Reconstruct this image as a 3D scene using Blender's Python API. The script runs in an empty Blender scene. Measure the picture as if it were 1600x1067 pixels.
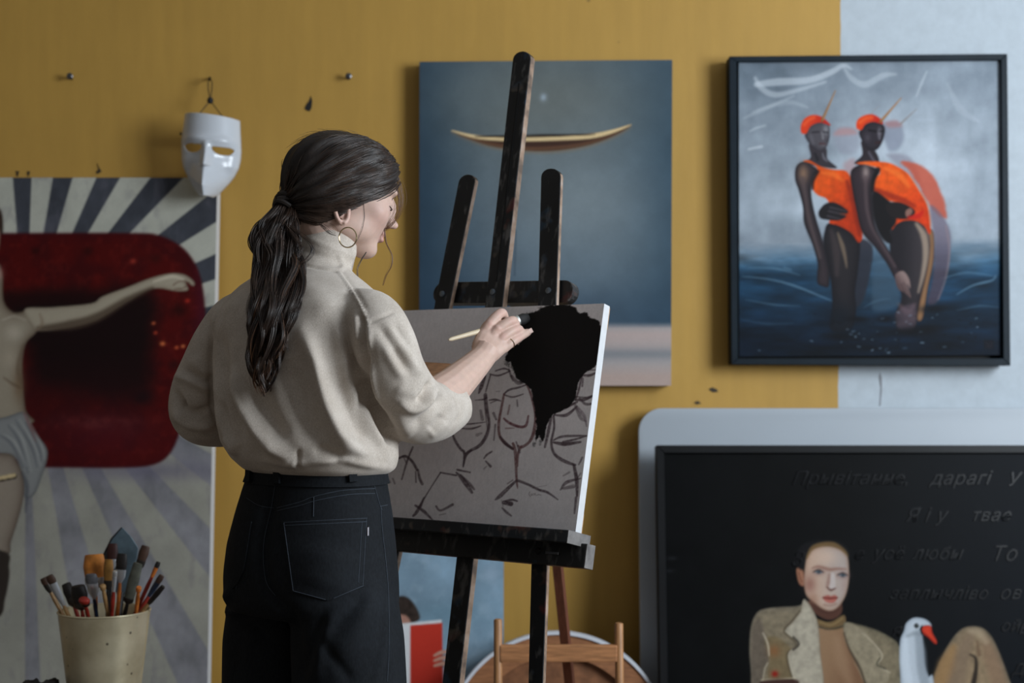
import bpy, bmesh, math, random
import numpy as np
from mathutils import Vector, Matrix
from mathutils.bvhtree import BVHTree

random.seed(7)
RNG = np.random.default_rng(7)
SC = bpy.context.scene
COL = SC.collection

# ------------------------------------------------------------------ camera
FPX = 50 / 36 * 1600            # focal length in pixels of the 1600 px wide frame
CAM_Z = 1.2
HORIZON = 590.0
cam_data = bpy.data.cameras.new('camera')
cam_data.lens = 50
cam_data.sensor_width = 36
cam_data.shift_y = (HORIZON - 533.5) / 1600
cam_data.dof.use_dof = True
cam_data.dof.focus_distance = 2.36
cam_data.dof.aperture_fstop = 3.6
cam_data.clip_start = 0.05
cam = bpy.data.objects.new('camera', cam_data)
cam.location = (0, 0, CAM_Z)
cam.rotation_euler = (math.pi / 2, 0, 0)
COL.objects.link(cam)
SC.camera = cam

# ------------------------------------------------------------------ light
SC.view_settings.view_transform = 'Standard'
SC.view_settings.look = 'None'
SC.view_settings.gamma = 1.0
SC.view_settings.use_curve_mapping = False
SC.view_settings.exposure = 0.0

world = bpy.data.worlds.new('world')
SC.world = world
world.use_nodes = True
bgn = world.node_tree.nodes['Background']
bgn.inputs[0].default_value = (1.0, 0.94, 0.86, 1)
bgn.inputs[1].default_value = 0.135

def area_light(name, loc, target, sx, sy, power, color):
    d = bpy.data.lights.new(name, 'AREA')
    d.shape = 'RECTANGLE'; d.size = sx; d.size_y = sy
    d.energy = power; d.color = color
    o = bpy.data.objects.new(name, d)
    o.location = loc
    v = Vector(target) - Vector(loc)
    o.rotation_euler = v.to_track_quat('-Z', 'Y').to_euler()
    COL.objects.link(o)
    return o
# daylight entering through the window in the right-hand wall
area_light('window_daylight', (2.66, 1.25, 1.95), (-0.2, 2.5, 1.35), 1.4, 1.5, 120, (0.85, 0.93, 1.0))

# ------------------------------------------------------------------ helpers
def P(px, py, Y):
    """world point at depth Y seen at photo pixel (px, py)"""
    return Vector(((px - 800) / FPX * Y, Y, CAM_Z - (py - HORIZON) / FPX * Y))

def ray(px, py):
    return Vector(((px - 800) / FPX, 1.0, -(py - HORIZON) / FPX))

def to_px(co):
    """numpy array of world points -> pixel coordinates"""
    co = np.asarray(co, float)
    return np.stack([800 + FPX * co[..., 0] / co[..., 1],
                     HORIZON - FPX * (co[..., 2] - CAM_Z) / co[..., 1]], -1)

class Plane:
    def __init__(self, o, n):
        self.o = Vector(o); self.n = Vector(n).normalized()
    def at(self, px, py, lift=0.0):
        """point where the ray through a pixel meets the plane lifted along its normal"""
        d = ray(px, py)
        o = self.o + self.n * lift - cam.location
        t = o.dot(self.n) / d.dot(self.n)
        return cam.location + d * t
    def at_np(self, px, py, lift=0.0):
        d = np.stack([(px - 800) / FPX, np.ones_like(px), -(py - HORIZON) / FPX], -1)
        n = np.array(self.n); o = np.array(self.o + self.n * lift - cam.location)
        t = (o @ n) / (d @ n)
        return d * t[..., None] + np.array(cam.location)

def lin(c):
    c = np.asarray(c, float) / 255.0
    return np.where(c <= 0.04045, c / 12.92, ((c + 0.055) / 1.055) ** 2.4)

def tag(o, label=None, cat=None, group=None, kind=None):
    if label: o['label'] = label
    if cat: o['category'] = cat
    if group: o['group'] = group
    if kind: o['kind'] = kind
    return o

def empty(name, loc=(0, 0, 0), label=None, cat=None, group=None):
    o = bpy.data.objects.new(name, None)
    o.empty_display_size = 0.05
    o.location = loc
    COL.objects.link(o)
    tag(o, label, cat, group)
    return o

def link(name, me, mat=None, parent=None, smooth=False):
    o = bpy.data.objects.new(name, me)
    COL.objects.link(o)
    if mat: me.materials.append(mat)
    if parent:
        o.parent = parent
        o.matrix_parent_inverse = Matrix.Translation(parent_world(parent)).inverted()
    if smooth:
        me.polygons.foreach_set('use_smooth', np.ones(len(me.polygons), bool))
    return o

def parent_world(p):
    return Vector((0, 0, 0)) if p.parent else p.location.copy()

class MB:
    """collects simple solids into one mesh, in world coordinates"""
    def __init__(self): self.v = []; self.f = []
    def add(self, vs, fs):
        n = len(self.v)
        self.v += [tuple(v) for v in vs]
        self.f += [tuple(i + n for i in f) for f in fs]
        return self
    def box(self, c, ax, ay, az):
        """centre and three half-axis vectors"""
        c, ax, ay, az = Vector(c), Vector(ax), Vector(ay), Vector(az)
        vs = [c + ax * i + ay * j + az * k for i in (-1, 1) for j in (-1, 1) for k in (-1, 1)]
        return self.add(vs, [(0, 1, 3, 2), (4, 6, 7, 5), (0, 4, 5, 1), (2, 3, 7, 6), (0, 2, 6, 4), (1, 5, 7, 3)])
    def aabb(self, x0, x1, y0, y1, z0, z1):
        return self.box(((x0 + x1) / 2, (y0 + y1) / 2, (z0 + z1) / 2), ((x1 - x0) / 2, 0, 0), (0, (y1 - y0) / 2, 0), (0, 0, (z1 - z0) / 2))
    def prism(self, poly, thick):
        """closed polygon of points extruded by the vector thick"""
        n = len(poly); t = Vector(thick)
        vs = [Vector(p) for p in poly] + [Vector(p) + t for p in poly]
        fs = [tuple(range(n))[::-1], tuple(range(n, 2 * n))]
        fs += [(i, (i + 1) % n, n + (i + 1) % n, n + i) for i in range(n)]
        return self.add(vs, fs)
    def tube(self, pts, rad, sides=8, cap=True, flat=1.0, upv=None):
        pts = [Vector(p) for p in pts]; n = len(pts)
        if not hasattr(rad, '__len__'): rad = [rad] * n
        ref = None; rings = []
        for i, p in enumerate(pts):
            d = (pts[min(i + 1, n - 1)] - pts[max(i - 1, 0)])
            if d.length < 1e-9: d = Vector((0, 0, 1))
            d.normalize()
            if ref is None:
                ref = Vector(upv) if upv is not None else (Vector((0, 0, 1)) if abs(d.z) < .9 else Vector((1, 0, 0)))
            a = ref - d * ref.dot(d)
            if a.length < 1e-6: a = d.orthogonal()
            a.normalize(); b = d.cross(a); ref = a
            rings.append([p + (a * math.cos(t) * flat + b * math.sin(t)) * rad[i]
                          for t in [2 * math.pi * k / sides for k in range(sides)]])
        vs = [q for r in rings for q in r]; fs = []
        for i in range(n - 1):
            for k in range(sides):
                k2 = (k + 1) % sides
                fs.append((i * sides + k, i * sides + k2, (i + 1) * sides + k2, (i + 1) * sides + k))
        if cap:
            fs.append(tuple(range(sides))[::-1]); fs.append(tuple((n - 1) * sides + k for k in range(sides)))
        return self.add(vs, fs)
    def lathe(self, c, prof, seg=32, axis=(0, 0, 1), sx=1.0, sy=1.0):
        """profile of (radius, height) pairs turned round an axis"""
        c = Vector(c); w = Vector(axis).normalized()
        u = w.orthogonal().normalized() if abs(w.z) < .99 else Vector((1, 0, 0)); v = w.cross(u)
        vs = []
        for r, h in prof:
            for k in range(seg):
                t = 2 * math.pi * k / seg
                vs.append(c + w * h + (u * math.cos(t) * sx + v * math.sin(t) * sy) * r)
        fs = []
        for i in range(len(prof) - 1):
            for k in range(seg):
                k2 = (k + 1) % seg
                fs.append((i * seg + k, i * seg + k2, (i + 1) * seg + k2, (i + 1) * seg + k))
        return self.add(vs, fs)
    def mesh(self, name='m'):
        me = bpy.data.meshes.new(name)
        me.from_pydata(self.v, [], self.f)
        me.update()
        bm = bmesh.new(); bm.from_mesh(me)
        bmesh.ops.recalc_face_normals(bm, faces=bm.faces)
        bm.to_mesh(me); bm.free()
        return me
    def build(self, name, mat, parent=None, smooth=False, bevel=0.0, segs=2):
        me = self.mesh(name)
        if bevel:
            bm = bmesh.new(); bm.from_mesh(me)
            bmesh.ops.remove_doubles(bm, verts=bm.verts, dist=1e-6)
            bmesh.ops.bevel(bm, geom=[e for e in bm.edges if len(e.link_faces) == 2 and e.calc_face_angle(0) > .5],
                            offset=bevel, segments=segs, profile=.6, affect='EDGES')
            bm.to_mesh(me); bm.free()
        o = link(name, me, mat, parent)
        if smooth: shade_auto(me)
        return o

def shade_auto(me, ang=40):
    me.polygons.foreach_set('use_smooth', np.ones(len(me.polygons), bool))
    bm = bmesh.new(); bm.from_mesh(me)
    for e in bm.edges:
        if len(e.link_faces) == 2 and e.calc_face_angle(0) > math.radians(ang): e.smooth = False
    bm.to_mesh(me); bm.free()

def catmull(pts, n=8, closed=False):
    p = np.asarray(pts, float); m = len(p); out = []
    rng = range(m if closed else m - 1)
    for i in rng:
        if closed: a, b, c, d = p[(i - 1) % m], p[i], p[(i + 1) % m], p[(i + 2) % m]
        else: a, b, c, d = p[max(i - 1, 0)], p[i], p[i + 1], p[min(i + 2, m - 1)]
        for k in range(n):
            t = k / n
            out.append(.5 * (2 * b + (c - a) * t + (2 * a - 5 * b + 4 * c - d) * t * t + (3 * b - a - 3 * c + d) * t ** 3))
    if not closed: out.append(p[-1])
    return np.array(out)

# ------------------------------------------------------------------ materials
class NT:
    def __init__(self, name):
        self.m = bpy.data.materials.new(name); self.m.use_nodes = True
        self.t = self.m.node_tree; self.b = self.t.nodes['Principled BSDF']
    def n(self, typ, **kw):
        x = self.t.nodes.new(typ)
        for k, v in kw.items():
            if k in x.inputs: x.inputs[k].default_value = v
            else: setattr(x, k, v)
        return x
    def l(self, a, b): self.t.links.new(a, b)
    def coord(self, kind='Object', scale=None):
        c = self.n('ShaderNodeTexCoord').outputs[kind]
        if scale is None: return c
        m = self.n('ShaderNodeMapping'); m.inputs['Scale'].default_value = scale
        self.l(c, m.inputs[0]); return m.outputs[0]
    def noise(self, vec, scale, detail=4, rough=.55):
        x = self.n('ShaderNodeTexNoise', Scale=scale, Detail=detail, Roughness=rough)
        self.l(vec, x.inputs['Vector']); return x.outputs['Fac']
    def ramp(self, fac, stops):
        r = self.n('ShaderNodeValToRGB'); e = r.color_ramp.elements
        while len(e) < len(stops): e.new(.5)
        for k, (p, c) in enumerate(stops):
            e[k].position = p
            e[k].color = tuple(c) + (1,) if hasattr(c, '__len__') else (c, c, c, 1)
        self.l(fac, r.inputs[0]); return r.outputs[0]
    def mix(self, fac, a, b, mode='MIX'):
        x = self.n('ShaderNodeMix', data_type='RGBA', blend_type=mode)
        for s, v in ((x.inputs[0], fac), (x.inputs[6], a), (x.inputs[7], b)):
            if hasattr(v, 'is_linked'): self.l(v, s)
            elif hasattr(v, '__len__'): s.default_value = tuple(v)[:3] + (1,)
            else: s.default_value = v
        return x.outputs[2]
    def bump(self, h, strength=.2, dist=.002):
        x = self.n('ShaderNodeBump', Strength=strength, Distance=dist)
        self.l(h, x.inputs['Height']); self.l(x.outputs[0], self.b.inputs['Normal'])
    def base(self, c):
        if hasattr(c, 'is_linked'): self.l(c, self.b.inputs['Base Color'])
        else: self.b.inputs['Base Color'].default_value = tuple(c)[:3] + (1,)
    def set(self, **kw):
        for k, v in kw.items(): self.b.inputs[k.replace('_', ' ')].default_value = v
        return self

def simple(name, rgb, rough=.6, metal=0.0, var=.15, scale=30, bump=0.0, bscale=200, spec=.5, stretch=None):
    t = NT(name); c = lin(rgb)
    v = t.coord('Object', stretch)
    n = t.noise(v, scale, 5)
    t.base(t.ramp(n, [(.25, np.clip(c * (1 - var), 0, 1)), (.75, np.clip(c * (1 + var), 0, 1))]))
    t.set(Roughness=rough, Metallic=metal); t.b.inputs['Specular IOR Level'].default_value = spec
    if bump: t.bump(t.noise(v, bscale, 3), bump, .001)
    return t.m

def painted_wood(name, rgb, splat=.5, seed=0):
    """dark easel paint, scuffed and flecked with dried paint of several colours"""
    t = NT(name); c = lin(rgb)
    v = t.coord('Object')
    n = t.noise(v, 9, 5)
    base = t.ramp(n, [(.3, c * .6), (.7, c * 1.7)])
    w = t.noise(t.coord('Object', (1, 1, .25)), 60, 4)
    col = t.mix(t.ramp(w, [(.56, 0.0), (.70, .7 * splat)]), base, tuple(lin((126, 124, 122))))
    w2 = t.noise(v, 24 + seed, 2)
    hue = t.n('ShaderNodeTexVoronoi', Scale=16.0); t.l(v, hue.inputs['Vector'])
    colr = t.ramp(hue.outputs['Distance'], [(.0, lin((30, 64, 50))), (.3, lin((40, 70, 96))), (.55, lin((120, 110, 96))), (.8, lin((110, 36, 30)))])
    col = t.mix(t.ramp(w2, [(.60, 0.0), (.68, .6 * splat)]), col, colr)
    t.base(col); t.set(Roughness=.5)
    t.bump(w, .25, .001)
    return t.m

def wood(name, rgb, scale=(3, 40, 40), rough=.5):
    t = NT(name); c = lin(rgb)
    n = t.noise(t.coord('Object', scale), 6, 5)
    t.base(t.ramp(n, [(.3, c * .66), (.7, np.clip(c * 1.25, 0, 1))])); t.set(Roughness=rough)
    t.bump(n, .12, .0006)
    return t.m

def vcol(name, rough=.6, weave=0.0, spec=.4, bumpn=0.0):
    t = NT(name)
    a = t.n('ShaderNodeVertexColor'); a.layer_name = 'paint'
    n = t.noise(t.coord('Object'), 260, 2)
    t.base(t.mix(1.0, a.outputs[0], t.ramp(n, [(.2, .93), (.8, 1.05)]), 'MULTIPLY'))
    t.set(Roughness=rough); t.b.inputs['Specular IOR Level'].default_value = spec
    if weave:
        w = t.n('ShaderNodeTexWave', Scale=420.0, Distortion=1.5); t.l(t.coord('Object', (1, 1, 1)), w.inputs['Vector'])
        w2 = t.n('ShaderNodeTexWave', Scale=420.0, Distortion=1.5, bands_direction='Z'); t.l(t.coord('Object'), w2.inputs['Vector'])
        t.bump(t.mix(.5, w.outputs[0], w2.outputs[0]), weave, .0006)
    elif bumpn:
        t.bump(t.noise(t.coord('Object'), 160, 4), bumpn, .001)
    return t.m
# ------------------------------------------------------------------ room
WALL_Y = 3.75
def wall_material():
    t = NT('wall_paint')
    obj = t.coord('Object')
    sep = t.n('ShaderNodeSeparateXYZ'); t.l(obj, sep.inputs[0])
    yel, whi = lin((192, 150, 70)), lin((186, 196, 204))
    big = t.noise(obj, 1.6, 5, .6)
    fine = t.noise(obj, 38, 4, .6)
    streak = t.noise(t.coord('Object', (14, 1, 1.5)), 2.2, 4, .6)
    y = t.ramp(big, [(.3, yel * .90), (.7, yel * 1.06)])
    y = t.mix(.35, y, t.ramp(streak, [(.3, yel * .84), (.7, yel * 1.10)]))
    w = t.ramp(fine, [(.3, whi * .93), (.7, np.clip(whi * 1.04, 0, 1))])
    # painted edge between the yellow and the white field, a little uneven
    edge = t.n('ShaderNodeMath', operation='MULTIPLY_ADD'); t.l(t.noise(obj, 18, 3), edge.inputs[0])
    edge.inputs[1].default_value = .008
    slope = t.n('ShaderNodeMath', operation='MULTIPLY_ADD'); t.l(sep.outputs[2], slope.inputs[0]); slope.inputs[1].default_value = -.0063
    t.l(sep.outputs[0], slope.inputs[2]); t.l(slope.outputs[0], edge.inputs[2])
    step = t.n('ShaderNodeMath', operation='GREATER_THAN'); t.l(edge.outputs[0], step.inputs[0]); step.inputs[1].default_value = .857
    col = t.mix(step.outputs[0], y, w)
    # scuffs and flecks of dirt
    v = t.n('ShaderNodeTexVoronoi', Scale=7.0); t.l(obj, v.inputs['Vector'])
    fleck = t.ramp(v.outputs['Distance'], [(.014, 1.0), (.045, 0.0)])
    gate = t.ramp(t.noise(obj, 3.1, 2), [(.5, 0.0), (.6, .75)])
    fm = t.n('ShaderNodeMath', operation='MULTIPLY'); t.l(fleck, fm.inputs[0]); t.l(gate, fm.inputs[1])
    col = t.mix(fm.outputs[0], col, tuple(lin((70, 58, 36))))
    scuff = t.ramp(t.noise(obj, 11, 6, .7), [(.68, 0.0), (.78, .35)])
    col = t.mix(scuff, col, tuple(lin((120, 98, 60))))
    t.base(col); t.set(Roughness=.62)
    hn = t.mix(.5, t.noise(obj, 22, 5, .6), t.noise(obj, 5, 3))
    t.bump(hn, .35, .006)
    return t.m

plaster = simple('plaster_white', (205, 208, 212), .8, var=.04, scale=4)
boards = wood('floor_boards', (96, 84, 72), (1.5, 14, 14))
M_wall = wall_material()
def struct(name, mb, mat, **k):
    o = mb.build(name, mat, **k); o['kind'] = 'structure'; return o
struct('wall_back', MB().aabb(-3.2, 2.9, WALL_Y, WALL_Y + .12, 0, 3.1), M_wall)
floor = struct('floor', MB().aabb(-3.2, 2.9, -2.2, WALL_Y + .12, -.06, -.004), boards)
struct('ceiling', MB().aabb(-3.2, 2.9, -2.2, WALL_Y + .12, 3.1, 3.2), plaster)
# right-hand wall with its window opening
WX = 2.75
mb = MB(); mb.aabb(WX, WX + .14, -2.2, WALL_Y, 0, .95); mb.aabb(WX, WX + .14, -2.2, WALL_Y, 2.75, 3.1)
mb.aabb(WX, WX + .14, -2.2, .35, .95, 2.75); mb.aabb(WX, WX + .14, 2.15, WALL_Y, .95, 2.75)
struct('wall_right', mb, plaster)
wf = simple('window_paint', (220, 222, 224), .4, var=.03)
mb = MB()
for y in (.38, 1.25, 2.12): mb.aabb(WX + .05, WX + .10, y - .03, y + .03, .95, 2.75)
for z in (.98, 2.1, 2.72): mb.aabb(WX + .05, WX + .10, .35, 2.15, z - .03, z + .03)
win = struct('window_1', mb, wf)
gl = NT('window_glass'); gl.set(Roughness=.02, Alpha=.12); gl.base((.9, .95, 1))
MB().aabb(WX + .07, WX + .075, .37, 2.13, .97, 2.73).build('pane', gl.m, win)
MB().aabb(WX - .12, WX + .03, .28, 2.22, .90, .95).build('window_sill', wf, win)
# ------------------------------------------------------------------ nails, hooks and chips in the wall
steel = simple('steel', (120, 120, 122), .35, 1.0, .1)
dark_metal = simple('dark_metal', (40, 38, 36), .45, .6, .2)
def nail(px, py, label, tip=10):
    e = empty('wall_nail', P(px, py, WALL_Y), label, 'nail', 'nails driven into the yellow wall')
    a = P(px, py, WALL_Y) ; s = 1 / 592.0
    MB().tube([a + Vector((0, .004, 0)), a + Vector((.002, -.022, .002))], .0035, 8).build('shank', dark_metal, e, True)
    b = a + Vector((.002, -.022, .002))
    MB().lathe(b, [(0, 0), (.0075, 0), (.0085, -.002), (.006, -.004), (0, -.0042)], 12, (0, 1, 0)).build('head', steel, e, True)
nail(112, 123, 'steel nail in the yellow wall at the far left')
nail(545, 123, 'steel nail in the yellow wall above the painter\'s head')
# ------------------------------------------------------------------ painter: colours laid on a fine grid of vertices
def vnoise(h, w, cell, seed=0, octaves=4, stretch=(1, 1)):
    r = np.random.default_rng(seed); out = np.zeros((h, w)); amp = 1; tot = 0
    for o in range(octaves):
        cx, cy = max(cell * stretch[0], 1.01), max(cell * stretch[1], 1.01)
        gw, gh = int(w / cx) + 4, int(h / cy) + 4
        g = r.random((gh, gw))
        xs, ys = np.arange(w) / cx, np.arange(h) / cy
        xi, yi = xs.astype(int), ys.astype(int)
        fx, fy = xs - xi, ys - yi
        fx = fx * fx * (3 - 2 * fx); fy = (fy * fy * (3 - 2 * fy))[:, None]
        a = g[yi][:, xi] * (1 - fx) + g[yi][:, xi + 1] * fx
        b = g[yi + 1][:, xi] * (1 - fx) + g[yi + 1][:, xi + 1] * fx
        out += amp * (a * (1 - fy) + b * fy); tot += amp
        amp *= .55; cell /= 2
    return out / tot

class Art:
    """colour field over a rectangle of the photograph's pixels, painted in sRGB"""
    def __init__(self, corners, step, base=(128, 128, 128), seed=1):
        """corners of the picture in space, from top left clockwise; step in photo pixels"""
        c = np.array([tuple(p) for p in corners]); p = to_px(c)
        nx = int(max(np.hypot(*(p[1] - p[0])), np.hypot(*(p[2] - p[3]))) / step) + 1
        ny = int(max(np.hypot(*(p[3] - p[0])), np.hypot(*(p[2] - p[1]))) / step) + 1
        u, v = np.meshgrid(np.linspace(0, 1, nx), np.linspace(0, 1, ny)); u = u[..., None]; v = v[..., None]
        self.co = (c[0] * (1 - u) + c[1] * u) * (1 - v) + (c[3] * (1 - u) + c[2] * u) * v
        q = to_px(self.co); self.X, self.Y = q[..., 0], q[..., 1]
        self.s = step; self.h, self.w = self.X.shape
        self.c = np.empty((self.h, self.w, 3)); self.c[:] = base
        self.seed = seed
        n = np.cross(c[3] - c[0], c[1] - c[0]); self.n = n / np.linalg.norm(n)
        if self.n[1] > 0: self.n = -self.n
        self.cx0, self.cx1 = self.X.min(0), self.X.max(0); self.ry0, self.ry1 = self.Y.min(1), self.Y.max(1)
    def win(self, lo, hi, m):
        i = np.nonzero((self.cx1 >= lo[0] - m) & (self.cx0 <= hi[0] + m))[0]
        j = np.nonzero((self.ry1 >= lo[1] - m) & (self.ry0 <= hi[1] + m))[0]
        if len(i) == 0 or len(j) == 0: return (slice(0, 0), slice(0, 0))
        return (slice(j[0], j[-1] + 1), slice(i[0], i[-1] + 1))
    def noise(self, cell, stretch=(1, 1), octaves=4):
        self.seed += 1
        return vnoise(self.h, self.w, cell / self.s, self.seed, octaves, stretch)
    def lay(self, a, col, sl=None):
        c = self.c if sl is None else self.c[sl]
        c += (np.asarray(col, float) - c) * a[..., None]
    def sd(self, pts, sl):
        X, Y = self.X[sl], self.Y[sl]
        d = np.full(X.shape, 1e9); inside = np.zeros(X.shape, bool)
        n = len(pts)
        for i in range(n):
            ax, ay = pts[i]; bx, by = pts[(i + 1) % n]
            ex, ey = bx - ax, by - ay
            L = ex * ex + ey * ey + 1e-12
            t = np.clip(((X - ax) * ex + (Y - ay) * ey) / L, 0, 1)
            d = np.minimum(d, (X - ax - t * ex) ** 2 + (Y - ay - t * ey) ** 2)
            if ay != by:
                cr = ((ay > Y) != (by > Y)) & (X < (bx - ax) * (Y - ay) / (by - ay) + ax)
                inside ^= cr
        d = np.sqrt(d)
        return np.where(inside, d, -d)
    def fill(self, pts, col, blur=1.0, alpha=1.0, smooth=5, rough=0.0, rcell=8, col2=None, ax=None, edge=None, ew=6, mottle=0.0):
        """soft-edged shape; col2/ax: gradient from ax[0] to ax[1]; edge: colour worked in along the rim"""
        p = catmull(pts, smooth, True) if smooth else np.asarray(pts, float)
        sl = self.win(p.min(0), p.max(0), blur * 2 + rough + 2)
        if self.c[sl].size == 0: return
        d = self.sd(p, sl)
        if rough: d = d + (self.noise(rcell)[sl] - .5) * 2 * rough
        a = np.clip(d / (2 * blur) + .5, 0, 1); a = a * a * (3 - 2 * a) * alpha
        c = np.empty(d.shape + (3,)); c[:] = col
        if col2 is not None:
            (x0, y0), (x1, y1) = ax
            t = np.clip(((self.X[sl] - x0) * (x1 - x0) + (self.Y[sl] - y0) * (y1 - y0)) / ((x1 - x0) ** 2 + (y1 - y0) ** 2), 0, 1)
            t = t * t * (3 - 2 * t)
            c += (np.asarray(col2, float) - c) * t[..., None]
        if edge is not None:
            t = np.exp(-np.clip(d, 0, None) / ew)
            c += (np.asarray(edge, float) - c) * t[..., None]
        if mottle: c *= 1 + (self.noise(7)[sl][..., None] - .5) * 2 * mottle
        self.c[sl] += (c - self.c[sl]) * a[..., None]
    def stroke(self, pts, wid, col, alpha=1.0, blur=.8, smooth=6, dry=0.0):
        p = catmull(pts, smooth) if smooth and len(pts) > 2 else np.asarray(pts, float)
        n = len(p)
        w = np.interp(np.linspace(0, 1, n), np.linspace(0, 1, len(wid)), wid) if hasattr(wid, '__len__') else np.full(n, float(wid))
        sl = self.win(p.min(0), p.max(0), w.max() + blur * 2 + 2)
        if self.c[sl].size == 0: return
        X, Y = self.X[sl], self.Y[sl]
        best = np.full(X.shape, -1e9)
        for i in range(n - 1):
            (ax, ay), (bx, by) = p[i], p[i + 1]
            ex, ey = bx - ax, by - ay; L = ex * ex + ey * ey + 1e-9
            t = np.clip(((X - ax) * ex + (Y - ay) * ey) / L, 0, 1)
            d = np.sqrt((X - ax - t * ex) ** 2 + (Y - ay - t * ey) ** 2)
            best = np.maximum(best, (w[i] * (1 - t) + w[i + 1] * t) / 2 - d)
        a = np.clip(best / (2 * blur) + .5, 0, 1); a = a * a * (3 - 2 * a)
        if dry: a = a * np.clip(1 - dry * 1.6 * self.noise(3)[sl] * 1.4 + .25, 0, 1)
        self.lay(a * alpha, col, sl)
    def blob(self, x, y, rx, ry, col, alpha=1.0, rot=0.0):
        r = max(rx, ry) * 2.6
        sl = self.win((x - r, y - r), (x + r, y + r), 0)
        if self.c[sl].size == 0: return
        dx, dy = self.X[sl] - x, self.Y[sl] - y
        c, s = math.cos(rot), math.sin(rot)
        a = np.exp(-(((dx * c + dy * s) / rx) ** 2 + ((dy * c - dx * s) / ry) ** 2))
        self.lay(a * alpha, col, sl)
    def mesh(self, name, gain=1.0, height=None, gamma=1.0):
        self.c = 255 * np.clip(self.c / 255, 0, 1) ** gamma
        co = self.co if height is None else self.co + self.n * height[..., None]
        return grid_mesh(name, co, np.clip(lin(np.clip(self.c, 0, 255)) * gain, 0, .92))

def grid_mesh(name, co, rgb=None):
    h, w, _ = co.shape
    me = bpy.data.meshes.new(name)
    idx = np.arange(h * w).reshape(h, w)
    q = np.stack([idx[1:, :-1], idx[1:, 1:], idx[:-1, 1:], idx[:-1, :-1]], -1).reshape(-1, 4)
    fill_mesh(me, co.reshape(-1, 3), q)
    if rgb is not None: set_paint(me, rgb.reshape(-1, 3))
    return me

def fill_mesh(me, co, q):
    k = q.shape[1]
    me.vertices.add(len(co)); me.vertices.foreach_set('co', np.ascontiguousarray(co, np.float32).ravel())
    me.loops.add(q.size); me.loops.foreach_set('vertex_index', np.ascontiguousarray(q, np.int32).ravel())
    me.polygons.add(len(q)); me.polygons.foreach_set('loop_start', np.arange(0, q.size, k, dtype=np.int32))
    me.update(calc_edges=True); me.validate()

def set_paint(me, rgb):
    a = me.color_attributes.new('paint', 'FLOAT_COLOR', 'POINT')
    d = np.ones((len(rgb), 4), np.float32); d[:, :3] = rgb
    a.data.foreach_set('color', d.ravel())

def quad_corners(plane, pts): return [plane.at(*p) for p in pts]

def canvas_body(parent, corners, n, thick, mat, name='canvas_edge'):
    """the wrapped sides and back of a stretched canvas, behind the painted face"""
    return MB().prism([c - n * .0006 for c in corners], -n * thick).build(name, mat, parent)

def frame_bar(parent, a, b, inner, n, depth, mat, name='frame_bar'):
    """one mitred bar: outer edge a-b, inner edge given by the two inner points"""
    return MB().prism([a, b, inner[1], inner[0]], -n * depth).build(name, mat, parent, bevel=.0012, segs=1)
canvas_side = simple('primed_canvas', (205, 206, 208), .8, var=.05, scale=60, bump=.2, bscale=900)
raw_wood = wood('stretcher_pine', (176, 140, 100))
M_art = vcol('oil_paint_satin', .5, .25, .12)
M_art_matt = vcol('oil_paint_matt', .75, .3, .08)
UP = Vector((0, 0, 1))

# ---- painting of a slender boat, hanging behind the easel
pl = Plane((0, 3.705, 1), (0, -1, 0))
cs = quad_corners(pl, [(655.5, 96.5), (1050.5, 93.5), (1048.5, 602.5), (655, 602.5)])
def art_boat():
    A = Art(cs, 1.6, (80, 98, 114), 11)
    X, Y = A.X, A.Y
    def g(x, y, rx, ry): return np.exp(-((X - x) / rx) ** 2 - ((Y - y) / ry) ** 2)
    A.lay(np.clip((Y - 300) / 230, 0, 1) * .75, (44, 66, 92))
    A.lay(g(655, 320, 70, 400) * .85, (38, 60, 82))
    A.lay(g(1062, 330, 90, 300) * .95, (40, 64, 86))
    A.lay(g(850, 160, 150, 90) * .85, (98, 108, 112))
    A.lay(g(900, 330, 140, 120) * .8, (118, 134, 148))
    A.lay(g(880, 430, 120, 80) * .5, (98, 118, 138))
    A.lay(g(800, 480, 200, 34) * .4, (40, 60, 84))
    A.blob(760, 150, 60, 26, (92, 108, 120), .5)
    A.c *= 1 + (A.noise(26)[..., None] - .5) * .10
    t = np.clip((Y - 503) / 10, 0, 1); A.lay(t, (146, 148, 158))
    A.lay(np.clip((Y - 512) / 10, 0, 1) * np.clip((560 - Y) / 40, 0, 1) * .5, (170, 156, 160))
    A.lay(np.exp(-((Y - 553) / 9) ** 2) * .8, (112, 122, 136))
    A.lay(np.clip((Y - 566) / 22, 0, 1) * .85, (156, 146, 148))
    A.c *= np.array((1.06, 1.0, .93)); A.blob(849, 152, 5, 6, (150, 162, 172), .9)
    hull = [(706, 204), (740, 213), (785, 214), (850, 213), (915, 209), (950, 205), (986, 195), (960, 212), (915, 228), (860, 236), (805, 234), (755, 225)]
    A.fill([(x, y + 3) for x, y in hull], (128, 104, 78), 5, .55)
    A.fill(hull, (66, 46, 38), 1.5, 1, edge=(96, 72, 54), ew=2)
    A.stroke([(706, 204), (745, 214), (800, 217), (860, 216), (920, 213), (955, 206), (986, 195)], [1.5, 6, 8, 8, 8, 6, 1.2], (206, 184, 142), .95, 1.2)
    A.stroke([(742, 213), (790, 213), (850, 212), (930, 210)], [1, 4, 4.6, 1], (44, 36, 32), .95, .8)
    A.stroke([(716, 211), (760, 223), (810, 231), (860, 231), (915, 224), (965, 207)], [1, 4, 5, 5, 4, 1], (106, 76, 56), .7, 1.5)
    A.stroke([(806, 360), (804, 430)], 1.6, (40, 52, 66), .6)
    return A
e = empty('boat_painting', (pl.at(853, 602).x, WALL_Y, pl.at(853, 602).z), 'blue-grey canvas of a slender floating boat, hung behind the easel', 'painting')
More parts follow.
